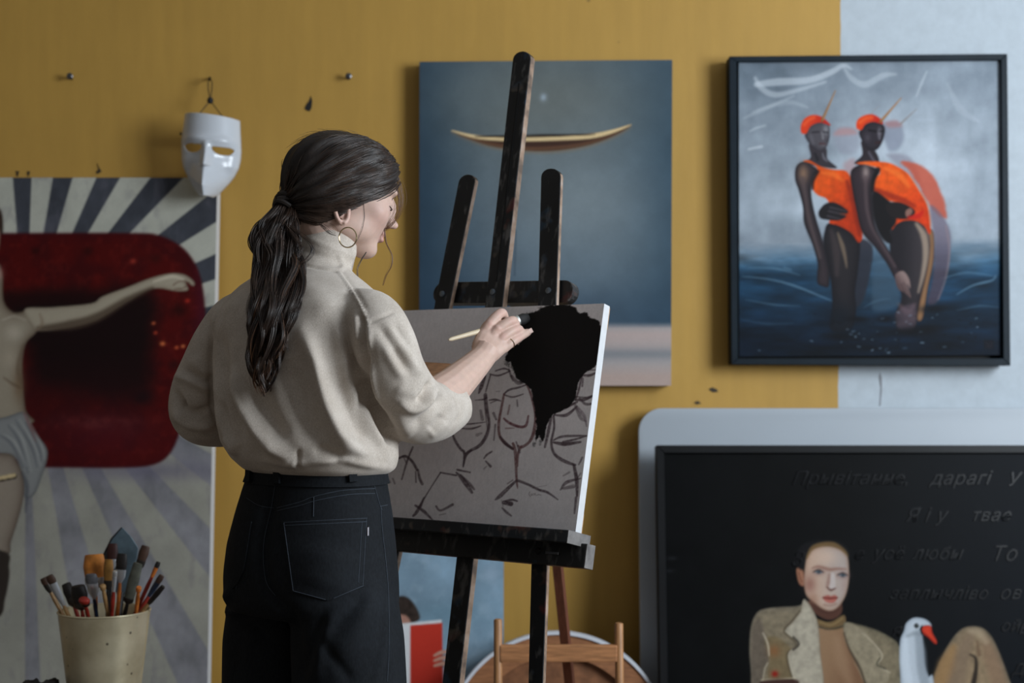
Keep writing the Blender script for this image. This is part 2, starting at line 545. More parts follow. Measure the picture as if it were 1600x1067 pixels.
link('painted_canvas', art_boat().mesh('painted_canvas', 1.45, gamma=1.1), M_art, e, True)
canvas_body(e, cs, pl.n, .04, simple('blue_canvas_edge', (60, 80, 100), .7))

# ---- framed painting of two swimmers
pl = Plane((0, 3.685, 1), (0, -1, 0))
pc = Plane((0, 3.697, 1), (0, -1, 0))
cs = quad_corners(pc, [(1154.5, 97), (1562.5, 94.5), (1563.5, 554.5), (1155.5, 557)])
def art_swimmers():
    A = Art(cs, 1.15, (158, 168, 178), 21)
    X, Y = A.X, A.Y
    def g(x, y, rx, ry): return np.exp(-((X - x) / rx) ** 2 - ((Y - y) / ry) ** 2)
    K = lambda pts: [(1220 + x / 2.604, 130 + y / 2.604) for x, y in pts]
    A.lay(np.clip((190 - Y) / 100, 0, 1) * .6, (138, 149, 160))
    A.lay(g(1420, 260, 130, 110) * .8, (196, 204, 212))
    A.lay(g(1230, 300, 80, 70) * .55, (186, 195, 203))
    A.lay(g(1530, 330, 60, 60) * .4, (176, 186, 196))
    A.lay(g(1165, 110, 70, 50) * .5, (120, 134, 146))
    n = A.noise(46, (1.4, 1)); A.c += ((n - .5) * 52)[..., None] * (Y < 380)[..., None]
    n = A.noise(20, (1, 2.2)); A.c += ((n - .5) * 24)[..., None] * (Y < 380)[..., None]
    for pts, w, a in [([(1182, 132), (1215, 128), (1265, 125), (1300, 112), (1318, 102), (1330, 108)], [8, 12, 10, 9, 6, 2], .6),
                      ([(1180, 122), (1190, 138), (1212, 148), (1250, 140), (1290, 128)], [5, 9, 9, 6, 3], .5),
                      ([(1318, 104), (1330, 122), (1352, 132), (1380, 118), (1400, 116)], [3, 8, 10, 9, 3], .4),
                      ([(1432, 150), (1440, 130), (1448, 112)], [2, 4, 2], .5), ([(1162, 185), (1190, 172), (1240, 150)], [2, 7, 3], .3),
                      ([(1172, 205), (1182, 200), (1196, 196)], [2, 4, 2], .5), ([(1170, 233), (1190, 229)], [3, 4], .7),
                      ([(1176, 175), (1230, 160), (1262, 168)], [2, 8, 3], .25), ([(1480, 130), (1500, 170), (1530, 190)], [3, 12, 3], .2)]:
        A.stroke(pts, w, (214, 220, 226), a, 2)
    # water
    wav = A.noise(34, (2.6, 1))
    ed = 372 + (wav - .5) * 50
    A.lay(np.clip((Y - ed) / 46, 0, 1) * .9, (70, 104, 128))
    A.lay(np.clip((Y - 402) / 34, 0, 1) * .95, (38, 72, 96))
    A.lay(np.clip((Y - 450) / 90, 0, 1) * .95, (16, 32, 48))
    n = A.noise(16, (4, .8)); A.c *= (1 + (n - .5)[..., None] * .85 * np.clip((Y - 385) / 20, 0, 1)[..., None])
    for pts, a in [([(1160, 432), (1200, 436), (1240, 446), (1290, 466), (1302, 471)], .55), ([(1170, 418), (1215, 420), (1250, 430)], .4),
                   ([(1165, 468), (1210, 476), (1250, 478)], .35), ([(1495, 460), (1520, 446), (1550, 438), (1556, 430)], .6),
                   ([(1470, 436), (1510, 426), (1556, 432)], .35), ([(1495, 485), (1530, 478), (1560, 480)], .3),
                   ([(1350, 480), (1370, 470), (1392, 466)], .3), ([(1160, 500), (1200, 506), (1240, 505)], .2), ([(1225, 418), (1236, 421)], .7)]:
        A.stroke(pts, [1, 3.4, 1], (150, 178, 196), a, 1.5)
    A.lay(g(1355, 440, 70, 36) * .35, (98, 124, 142))
    # pale doubled figure behind
    A.fill(K([(395, 180), (425, 160), (470, 155), (495, 180), (500, 230), (475, 270), (440, 275), (425, 240)]), (140, 145, 160), 4, .62)
    A.fill(K([(425, 160), (470, 152), (492, 175), (440, 180)]), (190, 130, 126), 4, .5)
    A.stroke(K([(488, 165), (552, 105)]), [3, 1], (150, 135, 125), .6)
    A.fill(K([(215, 200), (245, 180), (290, 182), (315, 200), (318, 260), (285, 290), (240, 280), (218, 245)]), (158, 160, 172), 5, .55)
    A.fill(K([(215, 210), (240, 184), (290, 184), (310, 205), (260, 212)]), (196, 150, 148), 4, .6)
    A.fill(K([(255, 330), (300, 310), (300, 400), (275, 380)]), (176, 130, 130), 5, .45)
    A.fill(K([(430, 290), (500, 290), (545, 330), (600, 500), (540, 430), (470, 330)]), (150, 148, 160), 4, .6)
    A.fill(K([(490, 320), (560, 330), (612, 368), (652, 440), (676, 540), (655, 545), (612, 508), (575, 440), (530, 365)]), (204, 98, 74), 3, .8, rough=2)
    A.fill(K([(606, 500), (655, 535), (690, 610), (686, 720), (668, 800), (636, 890), (596, 892), (618, 790), (625, 640)]), (128, 118, 134), 3, .72, col2=(104, 84, 96), ax=K([(640, 540), (640, 880)]))
    A.stroke(K([(672, 580), (686, 680), (672, 790), (640, 880)]), [2, 3, 2], (176, 150, 150), .5, 1.5)
    # behind-leg mist
    A.fill(K([(390, 660), (470, 780), (480, 900), (390, 930), (370, 880)]), (92, 112, 128), 5, .5)
    skin = (78, 68, 72); dark = (42, 38, 42)
    # first swimmer
    A.fill(K([(318, 640), (372, 662), (366, 760), (336, 880), (302, 905), (304, 760)]), (58, 58, 68), 2.5, .85)
    A.fill(K([(195, 570), (250, 585), (300, 620), (322, 660), (314, 760), (302, 850), (306, 930), (282, 1000), (202, 1000), (210, 900), (200, 780), (174, 660), (178, 605)]), (58, 54, 58), 1.6, 1, edge=(34, 32, 38), ew=7)
    A.lay(g(*K([(240, 960)])[0], 26, 24) * .75, (18, 32, 46))
    A.stroke(K([(232, 610), (250, 660), (262, 710), (268, 750)]), [3, 7, 5, 2], (150, 132, 112), .75, 2)
    A.stroke(K([(205, 600), (225, 680), (228, 780)]), [5, 12, 6], (92, 80, 80), .6, 4)
    A.fill(K([(116, 245), (122, 300), (96, 322), (150, 338), (228, 345), (190, 308), (182, 262)]), (74, 68, 74), 1.3, 1)
    A.stroke(K([(170, 285), (176, 305), (190, 318)]), [2, 4, 2], (128, 126, 134), .8)
    A.stroke(K([(138, 285), (150, 312)]), [3, 5], (40, 38, 44), .7, 1.5)
    A.fill(K([(92, 317), (128, 328), (150, 352), (130, 392), (128, 428), (150, 455), (185, 470), (205, 505), (222, 535), (196, 566), (240, 582), (290, 612), (314, 648), (332, 625), (318, 540), (298, 440), (284, 385), (262, 356), (215, 352), (165, 340), (115, 314)]),
           (226, 104, 34), 1.3, 1, col2=(196, 72, 22), ax=K([(150, 400), (320, 520)]), mottle=.12)
    A.stroke(K([(270, 400), (292, 470), (312, 560), (322, 620)]), [5, 9, 9, 5], (140, 46, 18), .65, 3)
    A.stroke(K([(170, 365), (215, 372), (250, 395)]), [4, 8, 4], (244, 138, 62), .6, 3)
    A.stroke(K([(220, 575), (275, 602), (312, 645)]), 1.8, (90, 34, 22), .7)
    A.fill(K([(62, 340), (90, 319), (122, 332), (150, 352), (132, 380), (124, 420), (126, 470), (142, 545), (166, 625), (182, 690), (192, 735), (199, 772), (195, 826), (176, 828), (150, 815), (148, 772), (150, 735), (130, 660), (95, 572), (90, 505), (74, 440), (58, 390)]), skin, 1.2, 1, edge=(44, 40, 46), ew=4)
    A.blob(*K([(92, 368)])[0], 8, 14, (160, 132, 110), .85)
    A.stroke(K([(88, 390), (102, 470), (112, 540), (140, 640), (160, 710)]), [9, 6, 6, 5, 4], (108, 94, 94), .7, 2)
    A.stroke(K([(150, 360), (132, 395), (130, 430)]), [6, 5, 3], (34, 30, 34), .8, 1.5)
    A.fill(K([(154, 522), (182, 490), (222, 486), (268, 514), (270, 530), (238, 530), (266, 542), (235, 558), (190, 556), (160, 548)]), (46, 42, 46), 1.2, 1)
    for q in ([(200, 505), (265, 520)], [(195, 520), (262, 536)], [(190, 540), (240, 552)]): A.stroke(K(q), [2.5, 1.5], (98, 92, 98), .8, 1)
    A.fill(K([(98, 208), (116, 172), (158, 156), (194, 168), (199, 205), (194, 240), (180, 268), (160, 276), (140, 268), (118, 248), (104, 228)]), (100, 96, 102), 1.1, 1, edge=(66, 62, 70), ew=3)
    A.blob(*K([(184, 190)])[0], 5, 9, (168, 168, 172), .7)
    A.blob(*K([(176, 250)])[0], 5, 4, (140, 138, 142), .5)
    A.stroke(K([(128, 200), (156, 198)]), 2, (46, 42, 48), .9); A.stroke(K([(172, 198), (192, 200)]), 2, (46, 42, 48), .9)
    A.stroke(K([(168, 200), (172, 226)]), [2, 3], (150, 148, 152), .8); A.stroke(K([(158, 246), (180, 246)]), 2.4, (92, 56, 58), .9)
    A.stroke(K([(122, 215), (132, 245)]), 5, (128, 126, 132), .5, 2)
    A.fill(K([(84, 202), (82, 172), (98, 143), (130, 129), (165, 136), (196, 162), (200, 172), (160, 160), (122, 174), (104, 204)]), (222, 82, 44), 1.2, 1, col2=(196, 52, 38), ax=K([(110, 150), (190, 170)]))
    A.stroke(K([(95, 170), (112, 150), (135, 140)]), 5, (240, 120, 70), .6, 2)
    A.stroke(K([(168, 152), (222, 30)]), [4.4, 1.2], (150, 108, 70), .95)
    A.stroke(K([(172, 148), (222, 32)]), [1.4, .8], (206, 170, 124), .8, .6)
    # second swimmer
    A.fill(K([(448, 600), (470, 560), (545, 552), (582, 578), (606, 650), (598, 760), (572, 860), (556, 960), (540, 1002), (478, 1004), (466, 940), (492, 870), (462, 780), (444, 690)]), (76, 70, 74), 1.5, 1, col2=(48, 44, 50), ax=K([(580, 640), (470, 640)]), edge=(44, 40, 46), ew=4)
    A.fill(K([(598, 590), (622, 612), (622, 720), (600, 830), (578, 956), (554, 958), (566, 880), (594, 760), (606, 660)]), (168, 134, 100), 1.4, 1, edge=(98, 72, 60), ew=2)
    A.stroke(K([(552, 572), (582, 620), (590, 690), (580, 770), (560, 850)]), [5, 11, 10, 7, 3], (186, 168, 150), .8, 3)
    A.stroke(K([(480, 900), (520, 930), (545, 900)]), [4, 10, 4], (132, 110, 112), .6, 4)
    A.fill(K([(470, 930), (545, 900), (545, 995), (480, 1000)]), (120, 104, 114), 3, .6)
    A.fill(K([(328, 236), (332, 290), (300, 328), (385, 332), (400, 312), (378, 268)]), (62, 54, 60), 1.3, 1)
    A.stroke(K([(358, 280), (374, 308), (384, 318)]), [3, 4, 2], (116, 112, 122), .8, 1.2)
    A.fill(K([(306, 326), (350, 318), (430, 322), (476, 340), (522, 372), (562, 432), (596, 492), (610, 560), (606, 616), (582, 580), (545, 560), (500, 560), (470, 575), (452, 596), (452, 548), (500, 545), (520, 520), (470, 485), (405, 472), (378, 440), (376, 392), (402, 370), (396, 346), (356, 334)]),
           (232, 108, 36), 1.3, 1, col2=(214, 78, 26), ax=K([(440, 370), (600, 560)]), mottle=.12)
    A.stroke(K([(380, 430), (430, 452), (500, 478), (545, 500)]), [5, 9, 9, 4], (158, 50, 20), .7, 3)
    A.stroke(K([(420, 345), (480, 372), (520, 420)]), [4, 9, 5], (248, 142, 66), .6, 3)
    A.stroke(K([(524, 374), (564, 436), (598, 500), (610, 590)]), [1.5, 2, 2], (196, 176, 160), .7)
    A.fill(K([(376, 440), (430, 470), (455, 500), (470, 560), (448, 600), (452, 650), (420, 640), (390, 590), (374, 520)]), (30, 26, 30), 2, 1)
    A.fill(K([(428, 492), (478, 484), (530, 505), (546, 525), (525, 548), (480, 552), (440, 535)]), (44, 36, 38), 1.5, 1)
    A.fill(K([(508, 520), (528, 508), (536, 525), (512, 545)]), (166, 128, 116), 1.2, .9)
    A.stroke(K([(520, 545), (560, 540), (578, 520)]), [4, 8, 3], (206, 40, 30), .8, 2)
    A.fill(K([(290, 350), (330, 331), (385, 345), (400, 362), (380, 396), (372, 450), (377, 540), (392, 600), (432, 668), (474, 738), (500, 772), (470, 800), (430, 732), (380, 664), (330, 604), (305, 505), (290, 430), (283, 384)]), (72, 60, 66), 1.2, 1, edge=(40, 34, 40), ew=4)
    A.blob(*K([(346, 362)])[0], 6, 12, (182, 166, 160), .8)
    A.stroke(K([(345, 385), (346, 450), (352, 520), (372, 590), (420, 670), (465, 745)]), [7, 6, 6, 5, 5, 4], (112, 96, 98), .65, 2.2)
    A.stroke(K([(395, 352), (378, 395), (374, 440)]), [8, 6, 4], (28, 24, 28), .85, 1.8)
    A.fill(K([(468, 776), (498, 764), (522, 796), (527, 836), (514, 818), (530, 872), (504, 852), (478, 838), (466, 800)]), (156, 136, 132), 1.2, 1, col2=(106, 86, 86), ax=K([(520, 800), (475, 830)]))
    for q in ([(500, 810), (522, 862)], [(490, 815), (506, 850)]): A.stroke(K(q), 1.2, (70, 54, 56), .7)
    A.fill(K([(318, 205), (326, 188), (345, 166), (380, 156), (412, 166), (424, 188), (416, 230), (398, 264), (376, 274), (350, 264), (334, 242)]), (66, 60, 68), 1.1, 1, edge=(42, 38, 46), ew=3)
    A.blob(*K([(402, 200)])[0], 3, 8, (150, 146, 152), .8); A.blob(*K([(352, 222)])[0], 5, 7, (104, 98, 106), .6)
    A.stroke(K([(358, 192), (388, 196)]), 2.4, (26, 22, 28), .95); A.stroke(K([(402, 196), (416, 196)]), 2, (26, 22, 28), .9)
    A.stroke(K([(386, 242), (408, 240)]), 2.4, (74, 44, 48), .9); A.stroke(K([(396, 200), (402, 226)]), [1.5, 3], (126, 122, 130), .8)
    A.fill(K([(308, 182), (312, 150), (340, 131), (375, 127), (408, 147), (414, 166), (376, 157), (345, 167), (328, 190)]), (226, 86, 38), 1.2, 1, col2=(198, 50, 36), ax=K([(330, 150), (410, 170)]))
    A.stroke(K([(322, 160), (345, 144), (370, 140)]), 5, (242, 128, 70), .6, 2)
    A.stroke(K([(406, 156), (490, 60)]), [4.4, 1.2], (158, 112, 70), .95)
    A.stroke(K([(410, 150), (490, 62)]), [1.2, .8], (212, 176, 128), .8, .6)
    A.stroke(K([(362, 128), (400, 92)]), [1.6, .8], (168, 150, 140), .4)
    # churned dark water and glints
    for x, y, rx, ry in [(240, 1030, 60, 16), (310, 960, 40, 10), (520, 1010, 70, 16), (620, 920, 50, 14), (430, 960, 40, 14), (600, 1000, 60, 20)]:
        A.blob(*K([(x, y)])[0], rx / 2.4, ry / 2.4, (14, 18, 26), .8)
    r = np.random.default_rng(4)
    for _ in range(120):
        x, y = r.normal(1390, 80), r.normal(526, 24)
        if 1158 < x < 1560 and 485 < y < 553: A.stroke([(x, y), (x + r.uniform(1, 5), y + r.uniform(-1, 1.5))], r.uniform(.8, 1.8), (150, 168, 182) if r.random() < .45 else (10, 14, 20), r.uniform(.4, .9), .6)
    for k in range(9):
        x = 1165 + k * 40; A.stroke([(x, 548 + r.uniform(-8, 3)), (x + 30, 550 + r.uniform(-6, 3))], [1, 3, 1], (20, 46, 66), .6, 1)
    A.fill([(1537, 531), (1553, 531), (1553, 546), (1537, 546)], (24, 30, 42), .8, .9, smooth=0)
    A.stroke([(1540, 535), (1545, 540), (1541, 543)], 1.2, (72, 62, 70), .8); A.stroke([(1547, 534), (1550, 538), (1546, 543), (1550, 543)], 1.2, (72, 62, 70), .8)
    return A
e = empty('framed_swimmers_painting', (pl.at(1360, 570).x, WALL_Y, pl.at(1360, 570).z), 'framed painting of two swimmers in orange swimsuits and caps standing in water', 'painting')
link('painted_canvas', art_swimmers().mesh('painted_canvas', 1.06, gamma=1.28), M_art, e, True)
canvas_body(e, cs, pc.n, .03, canvas_side)
frame_paint = simple('frame_blue_black', (26, 36, 44), .5, var=.2, scale=12, spec=.15)
tray_black = simple('frame_inner_black', (10, 11, 13), .6, var=.1)
o_ = [pl.at(*q) for q in [(1139.5, 88), (1574, 84), (1579, 571.5), (1143, 569.5)]]
i_ = [pl.at(*q) for q in [(1152, 98.5), (1561.5, 94.5), (1566.5, 559.5), (1154.5, 557.5)]]
i_[0] = pl.at(1151, 96.5); i_[1] = pl.at(1564.5, 93.5); i_[2] = pl.at(1568, 560); i_[3] = pl.at(1153, 560)
for k in range(4): frame_bar(e, o_[k], o_[(k + 1) % 4], (i_[k], i_[(k + 1) % 4]), pl.n, .055, frame_paint)
MB().prism([p - pl.n * .045 for p in o_], -pl.n * .008).build('backing_tray', tray_black, e)
def leaning(top_px, top_y, top_Y, foot_Y):
    """plane of a picture standing on the floor at foot_Y whose top, seen at (top_px, top_y), is at depth top_Y"""
    a = P(top_px, top_y, top_Y)
    d = Vector((0, foot_Y - top_Y, -a.z)).normalized()
    n = Vector((1, 0, 0)).cross(d)
    if n.y > 0: n = -n
    return Plane((0, foot_Y, 0), n)

# ---- tall painting with sunburst stripes, leaning on the wall at the left
pl = leaning(200, 280, 3.70, 3.54)
xr = pl.at(339.5, 278).x; xl_ = pl.at(-331, 278).x; ztop = pl.at(200, 277.5)
cs = [Vector((xl_, ztop.y, ztop.z)), Vector((xr, ztop.y, ztop.z)), Vector((xr, 3.54, .0)), Vector((xl_, 3.54, .0))]
def art_sunburst():
    A = Art(cs, 2.0, (128, 126, 116), 31)
    X, Y = A.X, A.Y
    ang = np.degrees(np.arctan2(X - 40, -(Y - 532)))
    rad = np.hypot(X - 40, Y - 532)
    ph = ((ang + 1.2 + 7) % 14) - 7
    px_per_deg = rad * math.pi / 180
    m = np.clip((3.3 - np.abs(ph)) * px_per_deg / 2.2 + .5, 0, 1)
    n = A.noise(40); n2 = A.noise(14, (1, 2))
    low = np.clip((Y - 600) / 120, 0, 1)[..., None]
    light = np.array((150, 150, 140.)) * (1 - low) + np.array((128, 126, 117.)) * low
    dark = np.array((54, 56, 62.)) * (1 - low) + np.array((110, 109, 112.)) * low
    A.c[:] = light * (1 + (n[..., None] - .5) * .16)
    dk = dark * (1 + (n[..., None] - .5) * .30 + (n2[..., None] - .5) * .22)
    A.c += (dk - A.c) * m[..., None]
    A.lay(np.clip(n2 * 1.8 - 1.05, 0, .5) * .6, (88, 84, 92))
    A.lay(np.exp(-((X - 230) / 120) ** 2 - ((Y - 735) / 16) ** 2) * .6, (84, 80, 96))
    # red couch
    couch = [(-330, 366), (-200, 365), (60, 364), (205, 364), (246, 367), (282, 384), (304, 410), (316, 445), (321, 495), (318, 545), (304, 605), (286, 660), (268, 705), (240, 726), (180, 731), (60, 730), (-330, 730)]
    A.fill(couch, (64, 11, 10), 3, 1, smooth=4, edge=(52, 10, 14), ew=8)
    n = A.noise(30); n2 = A.noise(10)
    sl = A.win((-330, 362), (322, 735), 0); d = A.sd(catmull(couch, 4, True), sl)
    ins = np.clip(d / 4, 0, 1)
    A.lay(ins * np.clip((n[sl] - .42) * 2.2, 0, .6), (46, 10, 12), sl)
    A.lay(ins * np.clip((n2[sl] - .58) * 2.4, 0, .22), (96, 26, 20), sl)
    A.fill([(10, 468), (140, 456), (236, 456), (238, 540), (232, 606), (190, 622), (120, 612), (56, 600), (38, 540)], (20, 11, 11), 22, .97, rough=8, rcell=30)
    A.lay(ins * np.clip(1 - np.abs(Y[sl] - 620) / 70, 0, 1) * np.clip((250 - X[sl]) / 40, 0, 1) * .6 * (.6 + .8 * n[sl]), (34, 12, 14), sl)
    A.lay(ins * np.exp(-((X[sl] - 318) / 14) ** 2) * .4, (60, 22, 44), sl)
    A.lay(np.exp(-((X - 60) / 130) ** 2 - ((Y - 466) / 12) ** 2) * .8, (26, 10, 10))
    A.lay(ins * np.exp(-((X[sl] - 160) / 90) ** 2 - ((Y[sl] - 680) / 36) ** 2) * .55, (62, 18, 26), sl)
    A.lay(ins * np.exp(-((X[sl] - 150) / 70) ** 2 - ((Y[sl] - 660) / 12) ** 2) * .3 * n2[sl] * 1.4, (112, 60, 58), sl)
    for x, y, r_, c in [(55, 392, 7, (34, 8, 8)), (137, 393, 8, (40, 10, 9)), (243, 404, 9, (46, 12, 10)), (280, 485, 12, (34, 10, 9)), (272, 570, 10, (38, 12, 12)),
                        (208, 408, 5, (136, 46, 34)), (240, 505, 3, (190, 96, 58)), (254, 537, 4, (206, 116, 66)), (276, 543, 3, (190, 92, 54)), (286, 541, 3, (206, 120, 70)), (293, 470, 4, (156, 42, 30)), (243, 520, 3, (170, 62, 40)), (222, 620, 16, (24, 12, 14))]:
        A.blob(x, y, r_, r_ * .8, c, .85)
    # outstretched arm, torso, cloth and leg at the picture's middle
    A.fill([(-70, 500), (-40, 440), (-6, 410), (4, 432), (6, 470), (22, 488), (50, 486), (58, 516), (40, 538), (35, 580), (40, 640), (48, 662), (-60, 670)], (128, 119, 104), 1.8, 1, edge=(80, 68, 56), ew=6)
    A.blob(30, 600, 9, 26, (98, 78, 58), .7); A.blob(22, 520, 14, 12, (158, 148, 134), .7); A.blob(15, 560, 12, 16, (150, 138, 122), .5)
    A.stroke([(4, 500), (22, 494), (40, 500)], [2, 3, 1], (168, 158, 144), .5, 2); A.stroke([(36, 540), (28, 575), (34, 600)], [4, 7, 4], (84, 70, 56), .55, 3)
    A.stroke([(6, 590), (20, 600), (32, 606)], [2, 4, 2], (78, 62, 48), .6, 2)
    A.fill([(38, 483), (80, 480), (142, 474), (160, 463), (200, 448), (236, 434), (266, 427), (288, 429), (303, 440), (302, 447), (290, 440), (294, 453), (276, 455), (240, 451), (200, 471), (152, 500), (110, 512), (66, 517), (52, 512)], (138, 129, 113), 1.6, 1, edge=(104, 94, 80), ew=2.5)
    A.stroke([(60, 513), (110, 508), (152, 496), (200, 468), (238, 450)], [6, 16, 15, 10, 4], (60, 48, 38), .75, 4)
    A.stroke([(240, 440), (268, 432), (286, 436)], [3, 6, 3], (176, 166, 148), .7, 1.5)
    for q in ([(270, 446), (280, 440), (296, 441)], [(272, 452), (286, 450), (292, 446)]): A.stroke(q, 1.6, (80, 58, 46), .8)
    A.stroke([(62, 490), (66, 505), (58, 516)], [2, 5, 3], (108, 92, 76), .6, 2)
    A.blob(-2, 428, 7, 10, (150, 116, 108), .8)
    A.fill([(-70, 655), (0, 653), (38, 644), (52, 672), (72, 698), (74, 716), (66, 742), (54, 772), (38, 776), (32, 736), (12, 712), (-70, 730)], (112, 113, 112), 1.6, 1, edge=(78, 79, 80), ew=3)
    for q in ([(12, 664), (30, 690), (44, 740)], [(24, 656), (48, 696), (58, 730)], [(0, 680), (18, 694), (36, 730)], [(40, 660), (60, 700), (64, 720)]):
        A.stroke(q, [2, 5, 2], (84, 86, 90), .7, 1.6); A.stroke([(x + 6, y - 2) for x, y in q], [1, 4, 1], (142, 143, 140), .6, 1.6)
    A.stroke([(38, 646), (46, 664), (56, 690)], [3, 4, 1], (116, 66, 62), .5, 2)
    A.fill([(-70, 722), (8, 708), (28, 724), (37, 750), (36, 780), (28, 812), (17, 846), (8, 868), (-70, 870)], (124, 114, 102), 1.5, 1, edge=(78, 66, 58), ew=6)
    A.fill([(-70, 860), (8, 862), (14, 885), (14, 905), (8, 935), (-4, 965), (-70, 970)], (44, 38, 34), 2, 1)
    A.stroke([(34, 738), (42, 760), (40, 800)], [3, 6, 2], (56, 58, 64), .6, 3)
    A.stroke([(-40, 757), (22, 744)], 8.5, (34, 28, 24), .9, 1); A.stroke([(-40, 755), (22, 742.5)], 6, (170, 152, 116), 1, .9)
    # other arm, mirrored outside the frame
    A.fill([(-60, 486), (-110, 478), (-170, 470), (-240, 440), (-290, 430), (-300, 446), (-240, 458), (-170, 500), (-60, 522)], (146, 136, 120), 1.6, 1, edge=(110, 98, 84), ew=3)
    A.fill([(-56, 360), (-50, 334), (-30, 324), (-8, 332), (0, 356), (-2, 392), (-14, 414), (-30, 420), (-46, 412), (-56, 390)], (146, 122, 106), 1.8, 1, edge=(98, 76, 64), ew=5)
    A.fill([(-62, 372), (-60, 336), (-42, 314), (-20, 312), (2, 330), (4, 366), (-6, 350), (-22, 338), (-42, 342), (-54, 356)], (48, 36, 30), 2, 1)
    for x0 in (-40, -18): A.stroke([(x0 - 6, 368), (x0, 365), (x0 + 6, 368)], 2, (58, 42, 36), .9)
    A.stroke([(-29, 370), (-27, 386), (-33, 388)], [1.5, 2.5, 1.5], (100, 78, 66), .7); A.stroke([(-38, 400), (-29, 402), (-20, 400)], 2.4, (120, 62, 56), .9)
    A.fill([(-70, 722), (-150, 790), (-172, 850), (-150, 880), (-70, 830)], (120, 110, 98), 1.6, 1, edge=(78, 66, 58), ew=6)
    return A
e = empty('sunburst_painting', (-1.6, 3.56, 0), 'tall canvas with grey sunburst stripes and dark red couch, leaning left', 'painting')
link('painted_canvas', art_sunburst().mesh('painted_canvas', 1.75), M_art_matt, e, True)
canvas_body(e, cs, pl.n, .042, canvas_side)

# ---- big white panel with rounded corners and the black portrait in front of it
plb = leaning(1300, 638, 3.69, 3.58)
ux, dz = Vector((1, 0, 0)), (Vector((0, 3.58, 0)) - Vector((0, 3.69, P(1300, 638, 3.69).z))).normalized()
tl = plb.at(997.5, 637.5); Hb = (tl.z - .0) / -dz.z; Wb = 1.55; r = .062
def rrect(tl, ux, dv, W, H, r, n=10):
    out = []
    for cx, cy, a0 in ((r, r, 180), (W - r, r, 270), (W - r, H - r, 0), (r, H - r, 90)):
        for k in range(n + 1):
            a = math.radians(a0 + 90 * k / n)
            out.append(tl + ux * (cx + r * math.cos(a)) + dv * (cy + r * math.sin(a)))
    return out
e = empty('white_rounded_panel', (tl.x + Wb / 2, 3.58, 0), 'large white panel with rounded corners leaning on the wall behind the black portrait', 'panel')
MB().prism(rrect(tl, ux, dz, Wb, Hb, r), -plb.n * .028).build('board', simple('white_laminate', (170, 178, 186), .5, var=.03, scale=3), e, True, bevel=.004)
for fx in (.2, .8): MB().box(tl + ux * Wb * fx + dz * Hb * .5 - plb.n * .034, ux * .03, dz * Hb * .4, plb.n * .006).build('back_batten', raw_wood, e)

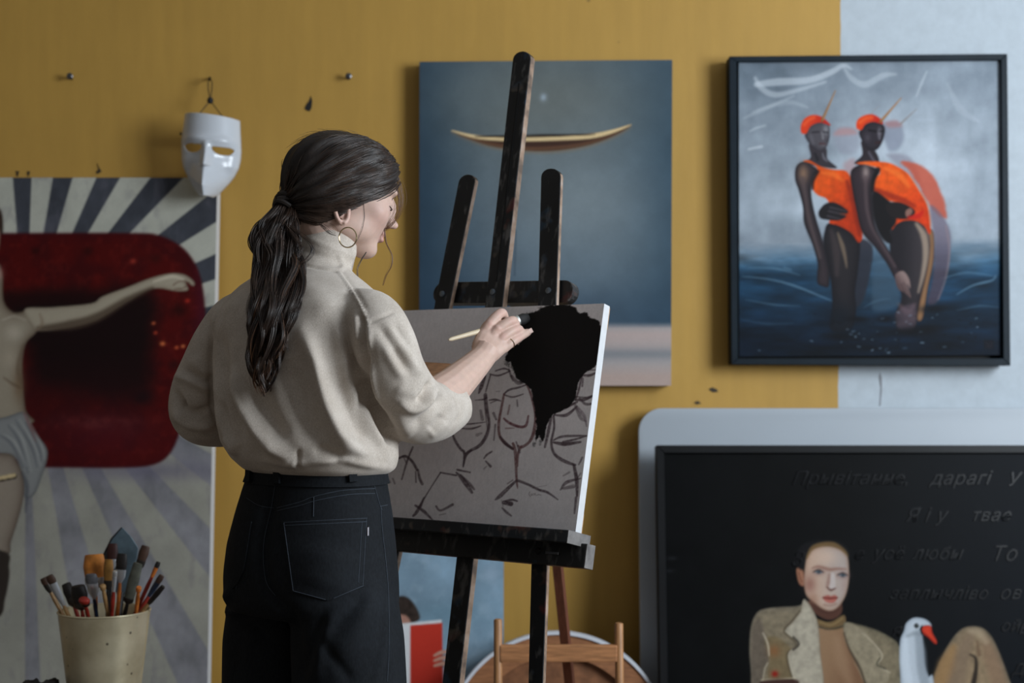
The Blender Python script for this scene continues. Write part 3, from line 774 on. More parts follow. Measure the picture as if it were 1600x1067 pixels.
plk = leaning(1300, 697, 3.57, 3.42)
tlk = plk.at(1025.5, 695.5); dk_ = (Vector((0, 3.42, 0)) - Vector((0, tlk.y, tlk.z))).normalized()
Hk = tlk.z / -dk_.z; Wk = (1705 - 1025) / FPX * 3.55; fb = .0195
oc = [tlk, tlk + ux * Wk, tlk + ux * Wk + dk_ * Hk, tlk + dk_ * Hk]
ic = [tlk + (ux + dk_) * fb, tlk + ux * (Wk - fb) + dk_ * fb, tlk + ux * (Wk - fb) + dk_ * (Hk - fb), tlk + ux * fb + dk_ * (Hk - fb)]
pk = Plane(plk.o - plk.n * .010, plk.n)
cs = [p - plk.n * .010 for p in (tlk + (ux + dk_) * .014, tlk + ux * (Wk - .014) + dk_ * .014, tlk + ux * (Wk - .014) + dk_ * (Hk - .014), tlk + ux * .014 + dk_ * (Hk - .014))]
def art_portrait():
    A = Art(cs, 1.5, (19, 20, 21), 41)
    X, Y = A.X, A.Y
    K = lambda pts: [(1150 + x / 3.556, 820 + y / 3.556) for x, y in pts]
    A.c *= 1 + (A.noise(40)[..., None] - .5) * .3
    A.lay(np.clip((X - 1300) / 300, 0, 1) * .7, (24, 29, 36))
    A.blob(1050, 872, 8, 3, (48, 50, 54), .6); A.blob(1046, 892, 7, 3, (46, 48, 52), .6)
    # body
    A.fill(K([(560, 760), (620, 640), (700, 800), (760, 1200), (420, 1300), (430, 700), (455, 560), (600, 560)]), (142, 116, 92), 2, 1)
    A.fill(K([(455, 575), (600, 565), (612, 640), (660, 780), (712, 900), (760, 1400), (470, 1400), (478, 780)]), (148, 120, 94), 1.6, 1, col2=(128, 98, 76), ax=K([(480, 700), (700, 760)]))
    A.stroke(K([(560, 640), (590, 760), (640, 900)]), [10, 22, 10], (162, 134, 108), .5, 8)
    A.fill(K([(440, 520), (520, 540), (600, 500), (606, 560), (560, 582), (500, 578), (455, 566)]), (116, 96, 68), 1.2, 1)
    A.stroke(K([(462, 566), (520, 580), (596, 562)]), 2.4, (62, 60, 54), .8); A.stroke(K([(466, 540), (530, 556), (590, 520)]), 3, (150, 128, 92), .6)
    # neck + face
    A.fill(K([(388, 430), (450, 500), (520, 528), (580, 500), (590, 450), (560, 400)]), (92, 64, 54), 1.5, 1)
    A.fill(K([(334, 250), (352, 236), (374, 250), (382, 330), (366, 340), (346, 318)]), (166, 122, 98), 1.2, 1, edge=(120, 80, 64), ew=2)
    A.stroke(K([(350, 262), (356, 292), (364, 318)]), 2, (108, 68, 54), .7)
    A.fill(K([(352, 244), (330, 190), (350, 130), (400, 96), (480, 84), (560, 92), (612, 124), (634, 170), (624, 200), (580, 150), (480, 128), (416, 160), (384, 240)]), (30, 30, 32), 2.5, 1)
    A.fill(K([(382, 240), (396, 170), (430, 132), (500, 116), (570, 130), (616, 168), (628, 240), (626, 320), (606, 400), (566, 458), (524, 478), (480, 466), (430, 428), (390, 390), (378, 320)]), (190, 164, 146), 1.5, 1, col2=(172, 160, 154), ax=K([(400, 300), (620, 280)]), edge=(150, 122, 104), ew=2.5)
    A.fill(K([(392, 170), (420, 118), (480, 96), (550, 98), (608, 140), (622, 176), (570, 134), (500, 120), (430, 138), (396, 190)]), (122, 98, 66), 2, .9)
    A.blob(*K([(500, 180)])[0], 16, 11, (206, 180, 162), .6)
    A.blob(*K([(412, 330)])[0], 9, 13, (140, 98, 88), .7); A.blob(*K([(600, 330)])[0], 5, 14, (166, 140, 132), .4); A.blob(*K([(430, 410)])[0], 8, 8, (150, 112, 94), .5)
    A.stroke(K([(424, 240), (460, 232), (520, 248), (560, 244), (610, 246)]), [2, 4, 5, 4, 2], (140, 104, 92), .8, 2)
    for x0, y0 in ((458, 262), (592, 280)):
        A.blob(*K([(x0, y0)])[0], 10, 5, (140, 112, 106), .7)
        A.fill(K([(x0 - 26, y0 - 2), (x0, y0 - 13), (x0 + 26, y0 + 2), (x0, y0 + 9)]), (120, 126, 132), 1, .9)
        A.blob(*K([(x0 + 2, y0)])[0], 2.8, 2.6, (44, 56, 66), .95)
        A.stroke(K([(x0 - 28, y0 - 1), (x0, y0 - 14), (x0 + 28, y0 + 1)]), 1.8, (62, 44, 42), .9)
    A.fill(K([(528, 270), (548, 275), (552, 330), (548, 356), (520, 350), (524, 320)]), (190, 180, 176), 2, .9)
    A.stroke(K([(518, 275), (512, 320), (506, 344)]), [3, 5, 3], (138, 104, 94), .6, 2.5)
    A.stroke(K([(506, 346), (526, 362), (552, 352)]), [2, 3.4, 2], (96, 64, 58), .85, 1)
    A.fill(K([(482, 402), (510, 390), (526, 396), (548, 390), (564, 404), (546, 430), (520, 434), (496, 424)]), (164, 98, 88), 1.2, 1)
    A.stroke(K([(482, 404), (522, 408), (564, 405)]), 2, (104, 48, 46), .9); A.stroke(K([(500, 420), (526, 424), (548, 418)]), 3, (186, 120, 108), .7)
    A.stroke(K([(490, 444), (525, 448), (556, 438)]), 3, (146, 112, 98), .6, 1.5)
    A.stroke(K([(420, 440), (470, 476), (524, 490), (572, 468)]), [2, 4, 4, 2], (84, 58, 50), .7, 1.5)
    # jacket
    jc, jd, jl = (132, 121, 102), (100, 92, 78), (172, 162, 142)
    A.fill(K([(366, 440), (380, 412), (420, 460), (452, 540), (462, 620), (470, 740), (488, 900), (520, 1400), (60, 1400), (84, 900), (74, 700), (84, 560), (118, 486), (170, 464), (250, 456), (330, 452)]), jc, 1.6, 1, edge=(116, 108, 96), ew=4, mottle=.16)
    A.fill(K([(90, 600), (130, 520), (168, 640), (184, 740), (150, 860), (150, 1200), (70, 1300), (86, 900)]), (104, 94, 84), 3, .8, mottle=.15)
    A.fill(K([(160, 640), (220, 620), (300, 680), (340, 760), (300, 860), (180, 850), (186, 740)]), (120, 104, 76), 3, .7, mottle=.15)
    A.blob(*K([(212, 700)])[0], 9, 9, (142, 96, 62), .7); A.blob(*K([(216, 828)])[0], 5, 4.6, (150, 30, 24), .95)
    A.fill(K([(378, 414), (430, 480), (456, 560), (466, 700), (484, 900), (400, 900), (330, 880), (292, 724), (346, 664), (276, 590), (316, 540), (360, 480)]), (172, 164, 148), 1.3, 1, edge=(150, 142, 126), ew=2, mottle=.12)
    A.stroke(K([(356, 478), (306, 540), (268, 592), (338, 664), (284, 726), (322, 880)]), [2, 3, 3, 3.4, 3.4, 3], (78, 68, 56), .6, 1.6)
    A.stroke(K([(276, 590), (346, 662), (292, 724), (330, 878)]), [1.5, 2, 2, 2], (198, 190, 172), .7); A.stroke(K([(318, 622), (350, 662), (318, 694)]), 3, (56, 50, 44), .8)
    A.stroke(K([(150, 600), (176, 660), (184, 726)]), [2, 3, 2], (196, 186, 166), .8, 1); A.stroke(K([(150, 860), (160, 800), (176, 768)]), 2, (180, 170, 150), .8)
    A.stroke(K([(140, 862), (230, 858), (330, 850)]), 2, (196, 186, 160), .8); A.fill(K([(150, 866), (330, 858), (330, 900), (150, 900)]), (70, 48, 44), 2, .9)
    A.fill(K([(604, 540), (690, 556), (780, 584), (860, 626), (904, 668), (918, 760), (916, 1400), (760, 1400), (716, 900), (664, 760), (612, 650), (598, 590)]), (128, 118, 98), 1.6, 1, edge=(104, 98, 82), ew=4, mottle=.16)
    A.fill(K([(610, 545), (700, 580), (770, 660), (812, 726), (786, 778), (850, 820), (830, 880), (720, 880), (664, 756), (606, 640)]), (146, 136, 116), 1.4, .95, mottle=.14)
    A.stroke(K([(700, 600), (770, 662), (814, 728), (788, 776), (856, 822)]), [1, 2, 2.6, 2], (190, 180, 158), .7); A.stroke(K([(800, 740), (784, 776), (830, 800)]), 2.5, (60, 58, 48), .7)
    A.stroke(K([(600, 600), (630, 690), (690, 800), (724, 900)]), [2, 4, 3], (62, 50, 40), .7, 1.5)
    # knees
    A.fill(K([(1040, 1000), (1090, 860), (1140, 740), (1196, 640), (1250, 580), (1310, 562), (1372, 574), (1420, 620), (1460, 700), (1520, 860), (1600, 1100), (1600, 1400), (1040, 1400)]), (142, 124, 100), 1.8, 1, edge=(106, 96, 82), ew=6, mottle=.12)
    A.stroke(K([(1210, 680), (1170, 780), (1130, 900)]), [10, 30, 26], (160, 124, 82), .6, 6); A.stroke(K([(1300, 620), (1260, 720), (1220, 900)]), [14, 24, 30], (126, 108, 92), .6, 7)
    A.stroke(K([(1380, 640), (1420, 740), (1460, 880)]), [10, 24, 24], (138, 112, 92), .6, 6); A.stroke(K([(1300, 720), (1330, 740), (1334, 800), (1320, 880)]), [2, 4, 6, 8], (44, 38, 34), .85, 2)
    A.stroke(K([(1300, 590), (1350, 600), (1390, 650)]), [6, 14, 8], (172, 156, 132), .6, 5); A.stroke(K([(1340, 650), (1350, 720)]), [3, 6], (104, 80, 64), .6, 2.5)
    # swan
    A.fill(K([(912, 640), (932, 590), (944, 548), (976, 520), (1010, 514), (1052, 524), (1080, 546), (1084, 568), (1040, 566), (1034, 600), (1042, 680), (1050, 780), (1070, 840), (1100, 880), (1120, 1400), (916, 1400), (914, 900), (908, 740)]), (186, 194, 202), 1.4, 1, edge=(150, 160, 170), ew=3)
    A.stroke(K([(1010, 600), (1026, 700), (1034, 800), (1050, 880)]), [10, 16, 16, 14], (142, 150, 158), .7, 4); A.stroke(K([(950, 620), (990, 604), (1030, 612)]), [3, 7, 3], (130, 138, 144), .5, 3)
    A.stroke(K([(940, 640), (940, 760), (960, 880)]), [8, 14, 14], (206, 214, 222), .6, 4)
    A.fill(K([(1032, 566), (1080, 560), (1092, 600), (1114, 640), (1116, 660), (1100, 658), (1068, 626), (1040, 604)]), (202, 70, 48), 1.1, 1, edge=(150, 44, 34), ew=1.5)
    A.stroke(K([(1034, 564), (1026, 580), (1034, 606)]), 3, (20, 20, 22), .95); A.stroke(K([(1046, 600), (1080, 634), (1108, 656)]), 1.2, (120, 30, 26), .8)
    A.fill(K([(990, 556), (1002, 546), (1014, 556), (1014, 568), (1002, 574), (992, 568)]), (24, 26, 26), .9, 1); A.blob(*K([(1004, 558)])[0], 1.2, 1.2, (150, 160, 160), .9)
    return A
e = empty('black_portrait_painting', (1.1, 3.42, 0), 'black framed portrait of a figure in a beige jacket holding a white swan', 'painting')
M_black_art = vcol('black_oil_gloss', .4, .15, .05)
link('painted_canvas', art_portrait().mesh('painted_canvas', 1.12, gamma=1.12), M_black_art, e, True)
frame_black = simple('frame_black', (20, 21, 23), .45, var=.25, scale=9, spec=.2)
for k in range(4): frame_bar(e, oc[k], oc[(k + 1) % 4], (ic[k], ic[(k + 1) % 4]), plk.n, .045, frame_black)
MB().prism([p - plk.n * .026 for p in oc], -plk.n * .012).build('backing_board', tray_black, e)
# raised cursive lettering across the black ground
M_letter = simple('black_relief_paint', (13, 14, 17), .3, var=.1, spec=.2)
def lettering(text, px, py, size_px, name='lettering'):
    cu = bpy.data.curves.new(name, 'FONT'); cu.body = text
    cu.size = size_px / FPX * 3.58; cu.shear = .42; cu.extrude = .0010; cu.bevel_depth = .0005; cu.space_character = 1.08
    tmp = bpy.data.objects.new('tmp', cu); COL.objects.link(tmp)
    dg = bpy.context.evaluated_depsgraph_get()
    me = bpy.data.meshes.new_from_object(tmp.evaluated_get(dg))
    bpy.data.objects.remove(tmp)
    o = pk.at(px, py, .0008); n = pk.n; u = -dk_
    m = Matrix(((1, u.x, n.x, o.x), (0, u.y, n.y, o.y), (0, u.z, n.z, o.z), (0, 0, 0, 1)))
    me.transform(m)
    return link(name, me, M_letter, e)
for txt, x, y, s in [('Прывітанне,', 1236, 757, 29), ('дарагі', 1452, 757, 29), ('У', 1572, 759, 29), ('Я і у', 1414, 815, 29), ('твае', 1516, 814, 27),
                     ('З', 1234, 884, 30), ('е', 1333, 874, 26), ('усё', 1362, 874, 27), ('любы', 1424, 874, 27), ('То', 1546, 876, 32),
                     ('заплычліво', 1388, 936, 26), ('ов', 1560, 936, 28), ('я', 1392, 994, 26), ('ой', 1562, 986, 24), ('в', 1590, 990, 27), ('д', 1580, 1054, 30)]:
    lettering(txt, x, y, s)

# ---- small blue picture of a reader with a red book, on the floor behind the easel
pls = leaning(700, 760, 3.68, 3.60)
t_ = pls.at(787, 760); l_ = pls.at(560, 760)
cs = [Vector((l_.x, t_.y, t_.z)), t_, Vector((t_.x, 3.60, 0)), Vector((l_.x, 3.60, 0))]
def art_reader():
    A = Art(cs, 1.6, (108, 130, 146), 51)
    X, Y = A.X, A.Y
    n = A.noise(46); n2 = A.noise(18)
    A.c *= 1 + (n[..., None] - .5) * .30
    A.lay(np.clip(n2 - .5, 0, .4) * 1.2, (140, 158, 172))
    A.blob(768, 896, 14, 12, (134, 152, 168), .7); A.lay(np.exp(-((X - 690) / 60) ** 2 - ((Y - 960) / 22) ** 2) * .3, (78, 112, 126))
    A.fill([(590, 990), (600, 950), (618, 934), (634, 932), (648, 945), (656, 966), (640, 974), (620, 972), (600, 1000)], (46, 38, 34), 2, 1, mottle=.3)
    A.fill([(590, 970), (628, 960), (642, 972), (640, 990), (590, 1000)], (152, 112, 98), 2, .95)
    A.fill([(560, 980), (640, 973), (690, 968), (694, 1120), (560, 1120)], (186, 188, 190), 1, 1, smooth=0)
    A.fill([(641, 977), (691, 973), (693, 1120), (641, 1120)], (166, 48, 36), 1, 1, smooth=0, col2=(146, 40, 30), ax=((640, 980), (690, 1060)))
    for k in range(3): A.stroke([(702, 1018 + k * 9), (690, 1019 + k * 9), (679, 1024 + k * 8)], [5, 6, 4], (158, 120, 104), 1, 1); A.stroke([(700, 1023 + k * 9), (688, 1024 + k * 9)], 1.4, (70, 50, 44), .8)
    A.fill([(560, 1120), (700, 1120), (730, 1300), (560, 1300)], (70, 66, 74), 3, 1)
    return A
e = empty('reader_painting', (-.3, 3.6, 0), 'small pale blue canvas with a red book, on the floor behind the easel', 'painting')
link('painted_canvas', art_reader().mesh('painted_canvas', 1.65), M_art_matt, e, True)
canvas_body(e, cs, pls.n, .02, simple('pale_canvas_edge', (150, 166, 178), .7))

# ---- round canvas turned to the wall
plr = leaning(870, 986, 3.56, 3.52)
e = empty('round_canvas', (.11, 3.52, 0), 'round canvas with white rim, brown back showing, leaning on the floor', 'canvas')
c0 = plr.at(871, 1160.5); R_ = 174 / FPX * 3.54
u_ = Vector((1, 0, 0)); v_ = plr.n.cross(u_); v_ = v_ if v_.z > 0 else -v_
def ringpoly(mb, ro, ri, z0, z1, seg=96):
    vs = []
    for rr, zz in ((ro, z0), (ro, z1), (ri, z1), (ri, z0)):
        for k in range(seg):
            a = 2 * math.pi * k / seg
            vs.append(c0 + (u_ * math.cos(a) + v_ * math.sin(a)) * rr + plr.n * zz)
    fs = []
    for j in range(4):
        for k in range(seg):
            k2 = (k + 1) % seg; j2 = (j + 1) % 4
            fs.append((j * seg + k, j * seg + k2, j2 * seg + k2, j2 * seg + k))
    return mb.add(vs, fs)
tan = wood('hardboard_brown', (138, 92, 62), (6, 6, 6)); tan2 = wood('stretcher_ring_brown', (158, 106, 70), (4, 20, 20))
ringpoly(MB(), R_, R_ - .008, -.004, .028).build('canvas_rim', simple('white_rim', (214, 218, 226), .6, var=.04), e, True)
ringpoly(MB(), R_ - .0082, R_ - .062, -.002, .022).build('stretcher_ring', tan2, e, True)
ringpoly(MB(), R_ - .0082, .001, -.004, .002).build('back_panel', tan, e, True)
MB().box(c0 + plr.n * .012, u_ * (R_ - .063), v_ * .022, plr.n * .009).build('crossbar', tan2, e, bevel=.002)
# ------------------------------------------------------------------ canvas on the easel
ea, et = math.radians(35.42), math.radians(13.36)
EW = Vector((math.cos(ea), -math.sin(ea), 0)); EU = Vector((math.sin(ea) * math.sin(et), math.cos(ea) * math.sin(et), math.cos(et)))
EN = EW.cross(EU); EN = EN if EN.y < 0 else -EN
ER = Vector((.13544, 2.48, 1.12944)); EH = .41506; CW = .50
PE = Plane(ER, EN)
cs = [ER + EU * EH / 2 - EW * CW, ER + EU * EH / 2, ER - EU * EH / 2, ER - EU * EH / 2 - EW * CW]
def art_glasses():
    A = Art(cs, 1.0, (156, 153, 154), 61)
    X, Y = A.X, A.Y
    K = lambda pts: [(600 + x / 3.68, 560 + y / 3.68) for x, y in pts]
    A.c *= 1 + (A.noise(60)[..., None] - .5) * .08
    A.c *= 1 + (A.noise(3, (1, 3))[..., None] - .5) * .06
    ink = (48, 38, 42)
    def S(pts, w, a=.9, col=ink, dry=.35): A.stroke(K(pts), np.asarray(w) * 1.05, col, a * .9, .9, 6, dry)
    brown = (70, 44, 44)
    # glass on the left, partly behind the arm
    S([(584, 100), (560, 160), (545, 200)], [2, 6, 2]); S([(612, 95), (585, 190)], [2, 4, 2])
    S([(525, 240), (575, 235), (590, 225)], [1, 2.4, 2.4]); S([(584, 205), (592, 300), (604, 370), (590, 440), (550, 500), (495, 530), (470, 545)], [4, 5, 4, 5, 5, 4, 2])
    S([(575, 210), (585, 330), (596, 420)], [2, 2, 1], .7); S([(390, 420), (408, 470), (440, 520), (462, 545), (455, 620)], [2, 4, 4, 4, 2]); S([(500, 530), (470, 560), (456, 625)], [3, 4, 1])
    S([(430, 400), (500, 404), (556, 388)], [1, 3, 1.5]); S([(440, 378), (500, 376), (580, 366)], [1, 2, 1.2]); S([(556, 300), (566, 350)], [4, 5], .5); S([(535, 440), (560, 430)], [5, 3], .35)
    S([(422, 640), (495, 655)], [3, 2]); S([(415, 655), (440, 680), (465, 712), (505, 770)], [2, 5, 7, 4], .85); S([(440, 668), (490, 720), (518, 752)], [2, 5, 3], .7)
    S([(415, 672), (325, 656)], [2.6, 2.2]); S([(325, 656), (240, 790), (210, 850)], [1.8, 1.6, 4]); S([(230, 800), (190, 880), (168, 905)], [2, 5, 3]); S([(180, 845), (230, 880), (285, 935)], [3, 5, 1.2])
    S([(300, 850), (325, 874), (395, 840)], [3, 3, 4], .8); S([(320, 900), (355, 892)], 1.4, .5)
    S([(165, 510), (135, 585), (102, 695)], [2.6, 3, 2], .85); S([(75, 580), (120, 562), (160, 590), (190, 640)], [2, 4, 4, 4]); S([(195, 640), (205, 690), (220, 722)], [3, 4, 4], .8); S([(182, 650), (184, 712)], 2, .7)
    S([(20, 690), (35, 712)], 2.4, .6); S([(50, 690), (62, 720)], 2.2, .6); S([(128, 600), (110, 560)], 2, .6)
    # fragments between
    S([(575, 575), (590, 555), (620, 535)], [2, 3, 2.4], .8); S([(585, 590), (612, 620)], [2, 4], .85); S([(575, 635), (590, 620)], 2, .4); S([(640, 380), (632, 470)], [2.4, 2], .75)
    S([(630, 315), (645, 350)], [4, 3], .7); S([(605, 240), (640, 236), (672, 245)], [1.5, 3, 1.5]); S([(612, 256), (650, 240)], 1.6, .7); S([(645, 190), (665, 188)], 1.2, .4)
    # glass at the top behind the black
    S([(610, 90), (660, 98), (725, 72)], [2, 2.6, 2]); S([(640, 72), (690, 58), (720, 68)], [1.5, 2.6, 2]); S([(718, 62), (730, 100), (742, 128)], [2, 3.4, 2]); S([(735, 100), (770, 140), (815, 130)], [3, 6, 4], .7)
    # middle glass
    S([(690, 205), (720, 180), (780, 165), (820, 150)], [2, 3, 3, 1.6]); S([(690, 208), (740, 222), (800, 205)], [2, 2.4, 1.4]); S([(690, 205), (674, 290), (660, 370), (664, 440), (690, 480), (740, 520)], [3, 3.6, 4, 4, 5, 3], .92, brown)
    S([(820, 150), (850, 220), (872, 320), (862, 420), (835, 480), (790, 510), (770, 500)], [2.6, 3, 4, 5, 4, 4, 2], .92, brown); S([(835, 190), (862, 290), (868, 360)], [1.4, 2, 1.4], .7, brown)
    S([(690, 345), (720, 370), (775, 392), (815, 386), (830, 330)], [2.6, 4, 4, 4, 2.4], .95, (66, 34, 38)); S([(700, 402), (750, 400)], [2.4, 1], .6, brown); S([(722, 270), (712, 320)], 2.4, .7, brown); S([(765, 240), (768, 275)], 2, .7)
    S([(668, 450), (700, 490), (742, 520)], [3, 5, 4]); S([(742, 490), (755, 540), (762, 690), (768, 745)], [4, 4.6, 3.4, 1.6], .92, brown); S([(790, 505), (770, 550), (768, 620)], [3, 4, 2], .8, brown); S([(760, 480), (780, 540)], [2, 3], .7)
    S([(758, 705), (715, 745), (668, 790), (640, 812)], [3, 5, 6, 2], .85); S([(770, 702), (830, 725), (890, 755), (940, 770), (1000, 812)], [4, 3.6, 3.6, 3.6, 1.4], .9); S([(740, 700), (710, 720)], 2, .5); S([(850, 745), (935, 730)], .9, .3)
    S([(690, 828), (730, 836)], [6, 7], .95); S([(700, 820), (735, 812), (765, 820)], [3, 3, 2.4], .9); S([(680, 860), (705, 885), (732, 905)], [2, 4, 2], .8); S([(676, 815), (684, 850)], 1.4, .4)
    # glass at the right
    S([(980, 325), (1050, 325), (1110, 275)], [2, 5, 2.4]); S([(985, 310), (1040, 285), (1110, 250)], [3, 4, 3]); S([(975, 330), (978, 400), (962, 480), (975, 540), (1010, 575), (1060, 600), (1100, 612)], [3, 3, 3.6, 4, 5, 5, 3], .92)
    S([(960, 340), (945, 420), (925, 510)], [4, 4.6, 3], .85); S([(975, 470), (1020, 450), (1090, 445), (1165, 445)], [2, 3.4, 3.4, 2]); S([(975, 482), (1040, 492), (1130, 480)], [3, 6, 3], .95); S([(1030, 480), (1100, 465), (1160, 446)], [3, 3, 2])
    S([(1110, 285), (1150, 330), (1165, 390)], [6, 5, 2], .7, (84, 74, 80)); S([(1095, 260), (1130, 340), (1160, 360)], [4, 5, 2], .5); S([(1140, 570), (1120, 610)], [3, 2], .7); S([(1092, 615), (1108, 700), (1110, 790)], [4, 6, 3], .92)
    S([(1105, 800), (1095, 890)], [4, 2.4], .8); S([(1015, 755), (1050, 712), (1130, 690)], [2, 5, 2], .75); S([(1030, 748), (1090, 735)], [4, 6], .5); S([(1030, 675), (1065, 655)], [2, 3], .45); S([(1130, 660), (1105, 700)], 2, .5)
    S([(1140, 95), (1180, 98), (1225, 80)], [3, 4, 2.6]); S([(1140, 90), (1160, 70), (1220, 66)], [1.6, 2, 1.4]); S([(1138, 100), (1120, 180), (1102, 240)], [3, 3, 2]); S([(1145, 115), (1140, 160)], [2, 2.4], .8)
    S([(1100, 238), (1150, 236), (1200, 215)], [3, 5, 3], .9); S([(1110, 220), (1170, 225), (1210, 212)], [1.6, 3, 2], .8); S([(1125, 230), (1160, 262), (1205, 258)], [3, 4, 3], .8)
    # faint signature
    for q in ([(838, 768), (834, 780), (842, 792)], [(846, 778), (850, 788), (858, 776)], [(862, 786), (868, 776), (874, 788)], [(880, 786), (890, 782), (902, 786)]): A.stroke(K(q), 1.0, (96, 86, 88), .8, .6)
    # the wide black shape being painted
    blk = [(806, 500), (822, 490), (838, 487), (852, 479), (872, 476), (888, 477), (900, 481), (906, 490), (914, 487), (922, 497), (934, 500), (940, 514), (942, 536), (938, 560), (926, 574), (910, 586), (903, 602), (899, 622), (888, 636), (868, 646), (858, 655), (852, 672), (848, 690), (842, 681), (837, 690), (838, 662), (834, 632), (828, 606), (815, 596), (806, 588), (798, 566), (788, 562), (796, 545), (800, 520)]
    A.fill(blk, (20, 19, 19), 1.0, 1, 3, rough=2.6, rcell=5)
    for x, y, dx, dy, w in [(818, 494, 18, -7, 8), (842, 484, 16, -6, 8), (806, 505, 14, -10, 9), (915, 492, 10, 10, 6), (932, 505, 8, 14, 6), (790, 566, 12, 10, 8), (806, 585, 14, 8, 8), (814, 596, 10, -6, 6), (838, 682, -4, 14, 6), (846, 678, -2, 16, 5), (850, 668, -1, 20, 4)]:
        A.stroke([(x, y), (x + dx, y + dy)], [w, w * .8], (22, 21, 21), .95, 1.0, 0, .9)
    return A
e = empty('easel_canvas', ER - EU * EH / 2 - EW * CW / 2, 'stretched canvas with sketched wine glasses and black shape, standing on the easel', 'canvas')
link('painted_canvas', art_glasses().mesh('painted_canvas', 2.5), vcol('primed_canvas_paint', .75, .35, .08), e, True)
canvas_body(e, cs, EN, .019, canvas_side)
# stretcher bars on the back
for a_, b_ in ((0, 1), (3, 2)):
    m_ = (cs[a_] + cs[b_]) / 2; s_ = -1 if a_ == 0 else 1
    MB().box(m_ + EU * s_ * .022 - EN * .0225, EW * CW * .495, EU * .02, EN * .003).build('stretcher_bar', raw_wood, e)

# ------------------------------------------------------------------ black studio easel
ez = empty('easel', (-.05, 2.75, 0), 'black paint-flecked wooden studio easel holding the canvas', 'easel')
blackw = painted_wood('easel_black', (20, 21, 23), .8)
blackw2 = painted_wood('easel_black_rail', (24, 24, 25), .6, 3)
side_wood = NT('easel_side_wood')  # brown wood tone, paler than the fronts, for the uprights' right-hand sides only
_n = side_wood.noise(side_wood.coord('Object'), 30, 5); side_wood.base(side_wood.ramp(_n, [(.35, lin((92, 76, 64))), (.55, lin((150, 124, 104))), (.75, lin((168, 150, 138)))])); side_wood.set(Roughness=.6); side_wood = side_wood.m
bolt_m = simple('bolt_zinc', (120, 130, 140), .35, .9, .1)
PB = Plane(ER - EN * .030, EN)      # front faces of the three uprights
def upright(pts_top, pts_low, foot, thick, name, wide_top=True):
    """flat bar seen between two pixel edges; pts: (left, right, y)"""
    (l0, r0, y0), (l1, r1, y1) = pts_top, pts_low
    A, B, C_, D_ = PB.at(l0, y0), PB.at(r0, y0), PB.at(r1, y1), PB.at(l1, y1)
    # carry the bar on down to the floor
    def down(p, q):
        t = p.z / (p.z - q.z); return p + (q - p) * t
    C2, D2 = down(B, C_), down(A, D_)
    C2.z = D2.z = 0.0
    up = (A - D_).normalized(); mid = (A + B) / 2; hw = (B - A).length / 2; ax = (B - A).normalized()
    arc = [mid + ax * math.cos(t) * hw + up * math.sin(t) * hw * .75 for t in [math.pi * k / 8 for k in range(9)]]   # B side to A side
    poly = arc + [D2, C2]
    o = MB().prism(poly, -EN * thick).build(name, blackw, ez, bevel=.0012, segs=1)
    me = o.data; me.materials.append(side_wood)
    for p in me.polygons:
        if Vector(p.normal).dot(EW) > .8 and abs(Vector(p.normal).dot(EN)) < .4: p.material_index = 1
    return up, ax
upright((716, 742, 284), (679, 703, 474), 0, .012, 'side_post')
upright((801, 829, 92), (757.5, 785, 477), 0, .016, 'mast')
upright((845, 876, 276), (840, 869, 475), 0, .010, 'side_post')
# near-black strip laid on the mast, painting the shade inside its groove
g0, g1 = PB.at(811, 130, .0004), PB.at(776, 440, .0004)
MB().box((g0 + g1) / 2, EW * .0016, (g0 - g1) / 2, EN * .0006).build('groove_shade_strip', simple('groove_shade', (6, 6, 6), .8), ez)
# crossbar with rounded ends, bolted behind the posts
PX = Plane(ER - EN * .0465, EN)
L, R2 = PX.at(690, 457), PX.at(880, 455)
axx = (R2 - L).normalized(); upp = EN.cross(axx); upp = upp if upp.z > 0 else -upp; hh = .0215
poly = [R2 + axx * math.cos(t) * hh + upp * math.sin(t) * hh for t in [-math.pi / 2 + math.pi * k / 10 for k in range(11)]] + \
       [L - axx * math.cos(t) * hh + upp * math.sin(t) * hh for t in [math.pi / 2 - math.pi * k / 10 for k in range(11)]]
o = MB().prism(poly, -EN * .022).build('crossbar', blackw2, ez, bevel=.001, segs=1)
for px_, py_ in ((691, 459), (770, 456), (857, 454)):
    MB().lathe(PB.at(px_, py_), [(0, .0035), (.003, .0034), (.0058, .002), (.0062, -.002)], 14, EN).build('bolt', bolt_m, ez, True)
# ledge that carries the canvas: shelf, lip and the board below
lo = ER - EU * EH / 2
def tray_box(u0, u1, n0, n1, z0, z1, name, mat, bev=.0015):
    """box in easel coordinates: u along the canvas bottom (0 at its right corner), n towards the painter, z up the easel"""
    c = lo + EW * (u0 + u1) / 2 + EN * (n0 + n1) / 2 + EU * (z0 + z1) / 2
    return MB().box(c, EW * abs(u1 - u0) / 2, EN * abs(n1 - n0) / 2, EU * abs(z1 - z0) / 2).build(name, mat, ez, bevel=bev, segs=1)
tray_box(-.60, .012, -.03, .034, -.010, -.001, 'ledge', blackw)
tray_box(-.60, .012, .034, .042, -.016, .006, 'ledge_lip', painted_wood('easel_lip', (26, 32, 38), .9, 5))
tray_box(-.60, .024, -.029, -.002, -.052, -.0105, 'ledge_board', blackw2)
endg = simple('end_grain_grey', (112, 108, 106), .6, var=.4, scale=60)
o = tray_box(.0242, .0262, -.029, -.002, -.052, -.0105, 'end_grain', endg, .0003)
o = tray_box(.0122, .0136, -.03, .042, -.0162, .006, 'end_grain', endg, .0003)
tray_box(-.055, -.028, .0, .0018, -.034, -.029, 'metal_slot', steel, .0005)
MB().lathe(lo + EW * -.072 + EU * -.030 + EN * -.001, [(0, .004), (.005, .0035), (.006, 0)], 12, EN).build('knob', dark_metal, ez, True)
